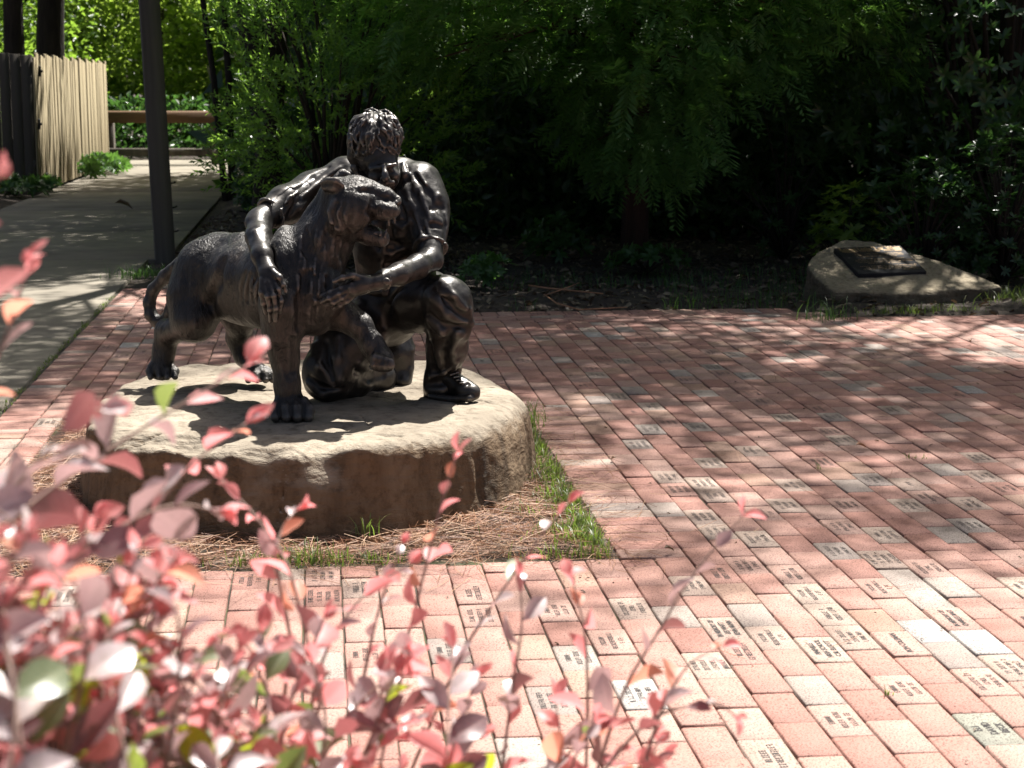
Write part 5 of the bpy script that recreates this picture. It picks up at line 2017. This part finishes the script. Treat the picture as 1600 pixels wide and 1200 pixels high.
def clumpy_crown(c, r, clumps, per, sc, csz=0.35, shell=0.35, keep=None):
    cc, d = in_ellipsoid(clumps, c, r, shell)
    if keep is not None:
        m = keep(cc)
        cc = cc[m]
    cc = cc[~in_gap(cc, 0.2)]
    pos = np.repeat(cc, per, 0) + rng.normal(0, csz, (len(cc) * per, 3)) * np.array([1, 1, 0.6])
    pos = pos[(~in_gap(pos) | (rng.random(len(pos)) < 0.25)) & ~in_gap(pos, 0.0, CLEAR)]
    n = len(pos)
    return mixed(LEAF, pos, rand_dirs(n) * np.array([1, 1, 0.6]), rand_dirs(n, 1.2), rng.uniform(*sc, n))


def shade_tree(label, base, top, r0, cr, clumps, per, sc, mat='shade_leaf', csz=0.35, group='tall trees round the plaza', nl=9, seed=0, shell=0.35, keep=None):
    base, top = np.array(base, float), np.array(top, float)
    tr = trunk_geo(base - [0, 0, 0.1], top, r0, r0 * 0.35, 0.3, seed=seed)
    lim = []
    c, r = np.array(cr[0], float), np.array(cr[1], float)
    for k in range(nl):
        s = tr[0][int(len(tr[0]) * rng.uniform(0.5, 0.95))]
        e = c + rand_dirs(1)[0] * r * 0.75
        lim.append((np.array([s, (s + e) / 2 + [0, 0, 0.25], e]), [r0 * 0.3, r0 * 0.18, 0.01], 6))
    g = clumpy_crown(c, r, clumps, per, sc, csz, shell, keep)
    return tree('shade_tree', label, base, [tr], lim, (g[0], g[1]), 'bark', mat, group)


shade_tree('tall tree whose trunk is hidden by the dark evergreen at the right', (5.0, 16.3, 0), (4.4, 15.4, 9.5), 0.11, ((3.5, 14.5, 9.3), (4.1, 3.0, 2.2)), 380, 95, (0.085, 0.145), seed=1)
shade_tree('tall tree with a dark trunk just left of the narrow-leaved shrub', (-2.15, 15.7, 0), (-1.6, 14.6, 7.5), 0.12, ((-0.5, 13.1, 7.4), (1.9, 2.1, 1.3)), 80, 80, (0.07, 0.12), seed=2)
shade_tree('tall tree standing behind the narrow-leaved shrub', (-0.7, 17.8, 0), (-1.2, 17.4, 8.5), 0.13, ((-1.6, 17.2, 8.6), (2.0, 3.1, 1.3)), 185, 90, (0.10, 0.15), seed=12)
shade_tree('tall tree overhanging the path from its right hand side', (-2.6, 20.2, 0), (-3.6, 20.0, 8.0), 0.17, ((-2.8, 22.6, 8.0), (2.8, 6.8, 2.0)), 480, 95, (0.12, 0.18), seed=3)
shade_tree('dark tree standing behind the feathery conifer', (0.2, 18.6, 0), (0.4, 18.2, 9), 0.16, ((1.6, 18.3, 5.6), (2.2, 1.6, 3.6)), 130, 110, (0.09, 0.14), seed=4)
shade_tree('tall slender tree leaning out over the plaza from behind the right edge shrubs', (5.1, 15.3, 0), (4.2, 13.4, 10.3), 0.05, ((4.1, 12.2, 10.3), (3.2, 2.9, 1.2)), 130, 110, (0.07, 0.11), csz=0.26, seed=8, nl=3)
shade_tree('tall tree far right behind the evergreen, its trunk in deep shade', (6.3, 17.4, 0), (5.6, 16.8, 8.5), 0.17, ((4.6, 16.4, 8.2), (4.2, 2.6, 2.2)), 220, 95, (0.08, 0.13), seed=9)
shade_tree('dark tree standing behind the evergreen at the right', (4.6, 18.8, 0), (4.5, 18.5, 9), 0.16, ((4.4, 18.6, 5.6), (3.6, 2.0, 4.2)), 170, 110, (0.09, 0.14), seed=5)
shade_tree('thick dark trunk behind the pale fence, nearest the corner', (-7.45, 29.6, 0), (-7.1, 29.7, 9), 0.27, ((-8.2, 29.6, 6.8), (2.6, 1.6, 2.2)), 90, 110, (0.10, 0.16), group='trees behind the fence', seed=6)
shade_tree('forked dark tree behind the pale fence at the left edge', (-7.75, 28.6, 0), (-7.6, 28.4, 9), 0.19, ((-9.6, 28.6, 6.6), (2.4, 1.6, 2.2)), 90, 110, (0.10, 0.16), group='trees behind the fence', seed=7)
# leaning stems at the right edge of the path
for i, (x0, y0, x1, y1, Y, r0, lb) in enumerate(((352, 302, 308, -60, 23.2, 0.045, 'thin leaning stem on the path edge, the left one of the pair'),
                                                (363, 304, 344, -60, 23.3, 0.05, 'thin dark stem on the path edge, the right one of the pair'))):
    a, b = P(x0, y0, Y), P(x1, y1, Y + 0.4)
    tb2 = np.array([a[0], a[1], 0.0])
    d = (b - a)
    e = a + d * 2.4
    g = clumpy_crown(e, (0.9, 0.9, 1.0), 16, 60, (0.09, 0.14), 0.25)
    tree('young_tree', lb, tb2, [(np.array([a - [0, 0, .1], a + d * 0.5 + [0.03, 0, 0], b, e]), [r0, r0 * .9, r0 * .8, r0 * .4], 7)], [], (g[0], g[1]), 'bark', 'shade_leaf')
# sunlit trees beyond the rail
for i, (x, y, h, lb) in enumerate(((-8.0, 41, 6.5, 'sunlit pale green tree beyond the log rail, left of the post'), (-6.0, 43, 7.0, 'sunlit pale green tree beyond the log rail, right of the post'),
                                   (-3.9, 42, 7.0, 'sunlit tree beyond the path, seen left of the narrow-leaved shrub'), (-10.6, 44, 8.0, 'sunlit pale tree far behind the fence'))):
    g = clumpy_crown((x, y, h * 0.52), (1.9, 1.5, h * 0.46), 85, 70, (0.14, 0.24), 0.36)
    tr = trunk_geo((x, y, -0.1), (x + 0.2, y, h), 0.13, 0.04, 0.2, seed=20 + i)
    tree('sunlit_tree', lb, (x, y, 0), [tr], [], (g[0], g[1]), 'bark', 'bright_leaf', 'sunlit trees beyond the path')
# hedge in the dark under the rail
pos = np.stack([rng.uniform(-9.5, -2.0, 2600), rng.uniform(36.5, 37.6, 2600), rng.random(2600) ** 0.8 * 1.25], 1)
g = mixed(LEAF, pos, rand_dirs(2600), rand_dirs(2600, 1), rng.uniform(0.12, 0.2, 2600))
tag(link('undergrowth', make_mesh('undergrowth', g[0], g[1], [M['broad']])), 'dark undergrowth behind the log rail', 'undergrowth', kind='stuff')


pos = np.stack([rng.uniform(-1.4, 8.0, 9000), rng.uniform(16.3, 17.6, 9000), rng.random(9000) ** 0.8 * 1.6], 1)
g = mixed(LEAF, pos, rand_dirs(9000), rand_dirs(9000, 1), rng.uniform(0.10, 0.18, 9000))
tag(link('undergrowth', make_mesh('undergrowth', g[0], g[1], [M['broad']])), 'black-green undergrowth in the deep shade behind the planting bed', 'undergrowth', kind='stuff')


# the wood that closes the view behind
def wood(name, label, x0, x1, y0, y1, z1, n, sc, mat):
    pos = np.stack([rng.uniform(x0, x1, n), rng.uniform(y0, y1, n), rng.random(n) * z1], 1)
    g = mixed(LEAF, pos, rand_dirs(n) * np.array([1, 1, 0.6]), rand_dirs(n, 0.8), rng.uniform(*sc, n))
    tag(link(name, make_mesh(name, g[0], g[1], [M[mat]])), label, 'wood', kind='stuff')


wood('dense_wood', 'dense dark wood closing the view behind the trees', -2.3, 9.5, 17.2, 23, 7.0, 90000, (0.13, 0.22), 'broad')
wood('far_wood', 'far wood beyond the path and the fence', -24, 3, 46, 56, 13, 60000, (0.3, 0.5), 'shade_leaf')
wood('far_wood', 'far wood beyond the dense wood', -4, 24, 24, 34, 12, 60000, (0.3, 0.5), 'broad')
wood('fence_wood', 'bushy growth behind the pale fence', -16, -8.2, 31, 37, 6.5, 30000, (0.12, 0.2), 'shade_leaf')
for i in range(14):
    pass
# ------------------------------------------------------------------ red-leaved shrub in the foreground
LM = {
    'young': mat_leaf('young red leaf', [(0.54, 0.19, 0.19), (0.60, 0.28, 0.28), (0.50, 0.21, 0.23)], (0.95, 0.34, 0.34), 0.52, 0.48, 0.5, rib=(0.66, 0.36, 0.34)),
    'orange': mat_leaf('orange red leaf', [(0.50, 0.20, 0.13), (0.54, 0.25, 0.17)], (0.95, 0.38, 0.26), 0.5, 0.48, 0.5, rib=(0.62, 0.36, 0.26)),
    'mauve': mat_leaf('mauve leaf', [(0.46, 0.36, 0.37), (0.54, 0.46, 0.46), (0.38, 0.29, 0.31)], (0.72, 0.44, 0.44), 0.2, 0.36, 1.0, rib=(0.62, 0.54, 0.52)),  # pale base carries the sky sheen of the purple leaves
    'purple': mat_leaf('dark purple leaf', [(0.12, 0.07, 0.075), (0.19, 0.125, 0.13)], (0.6, 0.18, 0.18), 0.2, 0.34, 1.0, rib=(0.30, 0.20, 0.19)),
    'green': mat_leaf('old green leaf', [(0.09, 0.12, 0.06), (0.13, 0.16, 0.09), (0.17, 0.19, 0.14)], (0.35, 0.45, 0.1), 0.28, 0.36, 0.9, rib=(0.24, 0.26, 0.17)),
    'lime': mat_leaf('lime leaf', [(0.22, 0.30, 0.03), (0.28, 0.34, 0.05)], (0.6, 0.7, 0.05), 0.45, 0.4, 0.5, rib=(0.4, 0.45, 0.12)),
}


def shrub_leaf(w, fold, bow, twist):
    """oval leaf: a curved, folded blade with a midrib strip and a rounded outline"""
    st = [(0.0, 0.03), (0.10, 0.12), (0.26, 0.36), (0.48, 0.50), (0.70, 0.44), (0.88, 0.25), (1.0, 0.03)]
    v, f, t = [], [], []
    wob = [random.uniform(0.9, 1.08) for _ in range(14)]
    for i, (x, ww) in enumerate(st):
        z = -bow * (x - 0.15) ** 2
        a = twist * (x - 0.3)
        for s, e in ((-1, 1), (-0.06, 0), (0.06, 0), (1, 1)):
            k = wob[i] if s < 0 else wob[7 + i]
            y, zz = s * ww * w * (k if e else 1), z + (fold * ww if e else 0) + 0.02 * e * math.sin(9 * x + 3 * s)
            v.append([x, y * math.cos(a) - 0.5 * zz * math.sin(a), zz + y * math.sin(a)])
            t.append([0.0 if e else 1.0, x + abs(s) * ww * 0.35, 0.0])
    for i in range(len(st) - 1):
        for c in (0, 1, 2):
            f.append([4 * i + c, 4 * i + 4 + c, 4 * i + 5 + c, 4 * i + 1 + c])
    return np.array(v), np.array(f), np.array(t)


LT = [shrub_leaf(0.52, 0.22, 0.25, 0.3), shrub_leaf(0.60, 0.12, 0.10, -0.3), shrub_leaf(0.46, 0.30, 0.40, 0.2), shrub_leaf(0.55, 0.35, -0.15, 0.0), shrub_leaf(0.62, 0.15, 0.35, 0.6), shrub_leaf(0.50, 0.45, 0.2, -0.5)]
LMESH = {}
rb = random.Random(77)
bush_o = np.array([-0.45, 1.75, 0.0])
bush = tag(empty('red_shrub', bush_o), 'shrub with pink, red and mauve leaves filling the lower left foreground', 'shrub')
leaves = []       # (shoot object or None, pos, X, N, size, material)
shoot_objs = []


def spline(pts, n):
    pts = np.asarray(pts, float)
    t = np.linspace(0, len(pts) - 1, n)
    out = []
    for q in t:
        i = min(int(q), len(pts) - 2)
        u = q - i
        p0, p1, p2, p3 = pts[max(i - 1, 0)], pts[i], pts[i + 1], pts[min(i + 2, len(pts) - 1)]
        out.append(0.5 * (2 * p1 + (p2 - p0) * u + (2 * p0 - 5 * p1 + 4 * p2 - p3) * u * u + (3 * p1 - p0 - 3 * p2 + p3) * u ** 3))
    return np.array(out)


def dress(path, owner, size, step, red, old=0.0, start=0.0):
    """leaves in two ranks along a stem; red: share of young leaves"""
    seg = np.linalg.norm(np.diff(path, axis=0), axis=1)
    L = np.concatenate([[0], np.cumsum(seg)])
    tot = L[-1]
    s, side = tot * start, rb.choice((-1, 1))
    ph = rb.uniform(-0.5, 0.5)
    while s < tot:
        i = min(np.searchsorted(L, s), len(path) - 1)
        p = path[i]
        tg = unit(path[min(i + 1, len(path) - 1)] - path[max(i - 1, 0)])
        e = 1 - s / tot
        sz = 1.24 * size * (0.42 + 0.58 * min(1, e * 2.6)) * rb.uniform(0.8, 1.2)
        a = R(rb.uniform(35, 65)) * (0.6 + 0.4 * min(1, e * 3))
        sd = unit(np.cross(tg, [0, 0.25, 1.0]))
        upv = np.cross(sd, tg)
        q = ph + rb.uniform(-0.6, 0.6)
        sv = side * (sd * math.cos(q) + upv * math.sin(q))
        d = tg * math.cos(a) + sv * math.sin(a)
        N = upv * rb.uniform(0.4, 1.0) + np.array([0.08 + rb.gauss(0, 0.5), -0.22 + rb.gauss(0, 0.5), 0.5 + rb.gauss(0, 0.35)])
        u = rb.random()
        if u < old:
            mt = rb.choice(('green', 'green', 'green', 'purple', 'purple', 'lime', 'mauve', 'mauve'))
        elif u < old + (1 - old) * red:
            mt = rb.choice(('young', 'young', 'young', 'orange'))
        else:
            mt = rb.choice(('mauve', 'mauve', 'mauve', 'mauve', 'purple', 'purple', 'young'))
        leaves.append((owner, p, d, N, sz, mt))
        side = -side
        s += step * rb.uniform(0.7, 1.3) * (0.55 + 0.45 * min(1, e * 3))
    for k in range(2):     # opening leaves at the tip
        d = unit(path[-1] - path[-3]) + np.array([rb.gauss(0, 0.4), rb.gauss(0, 0.4), rb.gauss(0, 0.3)])
        leaves.append((owner, path[-1], d, np.array([rb.gauss(0, 1), -0.5, 1.0]), size * rb.uniform(0.5, 0.75), 'young'))


SHOOTS = [
    ([(560, 1210, 1.95), (632, 1010, 1.98), (664, 890, 2.0), (694, 770, 2.0), (716, 706, 2.0)], 0.036, 0.030, 0.75),
    ([(925, 1230, 1.90), (975, 1080, 1.92), (1030, 985, 1.94), (1085, 895, 1.96), (1160, 806, 1.98)], 0.038, 0.038, 0.25),
    ([(915, 1230, 2.0), (918, 1080, 2.0), (912, 980, 2.0), (892, 900, 2.02)], 0.038, 0.032, 0.5),
    ([(-60, 880, 1.50), (80, 765, 1.54), (190, 690, 1.58), (290, 628, 1.60), (388, 570, 1.62)], 0.043, 0.028, 0.35),
    ([(150, 930, 1.58), (240, 800, 1.62), (305, 722, 1.64), (384, 662, 1.66)], 0.042, 0.030, 0.4),
    ([(500, 1100, 1.80), (455, 900, 1.84), (405, 815, 1.86), (346, 750, 1.88)], 0.036, 0.028, 0.5),
    ([(455, 1000, 1.84), (432, 880, 1.86), (440, 830, 1.88), (462, 798, 1.9)], 0.036, 0.026, 0.6),
    ([(-90, 700, 1.40), (-20, 590, 1.40), (14, 510, 1.40), (44, 418, 1.42)], 0.032, 0.026, 0.35),
    ([(-120, 900, 1.22), (-70, 700, 1.22), (-30, 520, 1.22), (-10, 310, 1.24), (-4, 270, 1.24)], 0.030, 0.026, 0.7),
    ([(640, 1210, 2.05), (718, 1030, 2.05), (780, 930, 2.06), (838, 848, 2.08), (888, 786, 2.1)], 0.034, 0.034, 0.45),
    ([(560, 1100, 1.95), (590, 960, 1.97), (628, 850, 2.0)], 0.026, 0.030, 0.4),
    ([(470, 1180, 1.9), (505, 1030, 1.92), (560, 940, 1.95), (640, 880, 1.97)], 0.036, 0.028, 0.6),
    ([(990, 1260, 1.85), (1030, 1120, 1.86), (1075, 1040, 1.88), (1128, 1010, 1.9)], 0.034, 0.034, 0.4),
    ([(780, 1240, 1.95), (800, 1080, 1.96), (815, 980, 1.98), (812, 900, 2.0)], 0.036, 0.028, 0.55),
    ([(60, 930, 1.45), (180, 830, 1.5), (270, 790, 1.52), (345, 800, 1.55)], 0.042, 0.026, 0.25),
    ([(-40, 830, 1.35), (60, 720, 1.38), (120, 650, 1.4), (160, 640, 1.42)], 0.045, 0.026, 0.2),
    ([(900, 1260, 1.85), (1010, 1130, 1.86), (1110, 1100, 1.88), (1150, 1120, 1.88)], 0.034, 0.036, 0.5),
]
for pts, size, step, red in SHOOTS:
    q = np.array([P(*a) for a in pts])
    path_ = spline(q, 28)
    root = bush_o + np.array([rb.uniform(-0.35, 0.35), rb.uniform(-0.3, 0.3), 0])
    lead = spline([root, root * 0.45 + q[0] * 0.55 + np.array([0, 0, 0.05]), q[0]], 7)[:-1]
    full = np.concatenate([lead, path_])
    v, f = tubes([(full - bush_o, np.concatenate([np.linspace(0.004, 0.0024, 7)[:-1], np.linspace(0.0023, 0.0009, 28)]), 6)])
    o = link('shoot', make_mesh('shoot', v, f, [M['stem']], smooth=True), bush)
    shoot_objs.append(o)
    dress(path_, o, size, step, red, 0.03, 0.05)

# the body of the shrub
twigs = []
def body_shoot(tx, ty, Y, ln, size, red, old):
    tip = P(tx, ty, Y)
    d = unit(np.array([rb.uniform(-0.25, 0.65), rb.gauss(0.15, 0.35), 0.75]))
    b = tip - d * ln
    mid = (tip + b) / 2 + np.array([rb.gauss(0, 0.02), rb.gauss(0, 0.02), 0.02])
    pth = spline([b, mid, tip], 16)
    root = bush_o + np.array([rb.uniform(-0.6, 0.5), rb.uniform(-0.4, 0.4), 0])
    lead = spline([root, root * 0.4 + b * 0.6, b], 5)[:-1]
    full = np.concatenate([lead, pth])
    twigs.append((full - bush_o, np.concatenate([np.linspace(0.004, 0.0022, 5)[:-1], np.linspace(0.0021, 0.0008, 16)]), 5))
    dress(pth, None, size, 0.026, red, old)


k = 0
while k < 205:
    x, y = rb.uniform(-60, 1060), rb.uniform(620, 1330)
    if x < 330:
        lim_y = 735 + max(0, x) * 0.42
    elif x < 620:
        lim_y = 874 + (x - 330) * 0.38
    else:
        lim_y = 985 + (x - 620) * 0.14
    if y < lim_y:
        continue
    dens = 0.9 if x < 280 else 0.5 if x < 620 else 0.36
    if rb.random() > dens * (0.55 + 0.45 * min(1, (y - lim_y) / 150)):
        continue
    deep = min(1, (y - lim_y) / 260)
    Yd = 1.28 + 0.62 * min(1, max(0, x) / 650) + rb.uniform(-0.14, 0.16)
    body_shoot(x, y, Yd, rb.uniform(0.14, 0.26), rb.uniform(0.034, 0.045) * min(1.0, Yd / 1.55), 0.15 + 0.2 * (1 - deep), 0.10 + 0.50 * deep)
    k += 1
v, f = tubes(twigs)
tag(link('twigs', make_mesh('twigs', v, f, [M['stem']], smooth=True), bush), kind='stuff')

arr = np.array([q[1] for q in leaves])
lx, ly, lz = project(arr)
okv = (lx > -20) & (lx < 1620) & (ly > 0) & (ly < 1220)
score = np.array([q[4] for q in leaves]) / lz * okv * np.array([1.0 if q[0] is None else 1.6 for q in leaves])
first = set(np.argsort(-score)[:298].tolist())
groups = {}
for i, (ow, p, d, N, sz, mt) in enumerate(leaves):
    ti = rb.randrange(len(LT))
    if i in first:
        key = (ti, mt)
        if key not in LMESH:
            LMESH[key] = make_mesh('leaf', LT[ti][0], LT[ti][1], [LM[mt]], smooth=True, tint=LT[ti][2])
        x = unit(d)
        z = unit(N - x * (N @ x))
        y = np.cross(z, x)
        o = bpy.data.objects.new('leaf', LMESH[key])
        COL.objects.link(o)
        o.parent = ow if ow is not None else bush
        m = np.stack([x, y, z], 1)
        o.matrix_local = Matrix.Translation(p - bush_o) @ Matrix(m.tolist()).to_4x4() @ Matrix.Diagonal((sz * rb.uniform(0.9, 1.15), sz * rb.uniform(0.8, 1.15), sz * rb.uniform(0.5, 1.6), 1.0))
    else:
        groups.setdefault(mt, []).append((LT[ti], p - bush_o, d, N, sz))
vs, fs, mi, tn_, n = [], [], [], [], 0
mats = list(groups)
for j, mt in enumerate(mats):
    for tpl, p, d, N, sz in groups[mt]:
        v, f = place(tpl[:2], [p], [d], [N], sz)
        tn_.append(tpl[2])
        vs.append(v)
        fs.append(f + n)
        mi += [j] * len(f)
        n += len(v)
tag(link('foliage', make_mesh('foliage', np.concatenate(vs), np.concatenate(fs), [LM[m] for m in mats], smooth=True, midx=mi, tint=np.concatenate(tn_)), bush), kind='stuff')
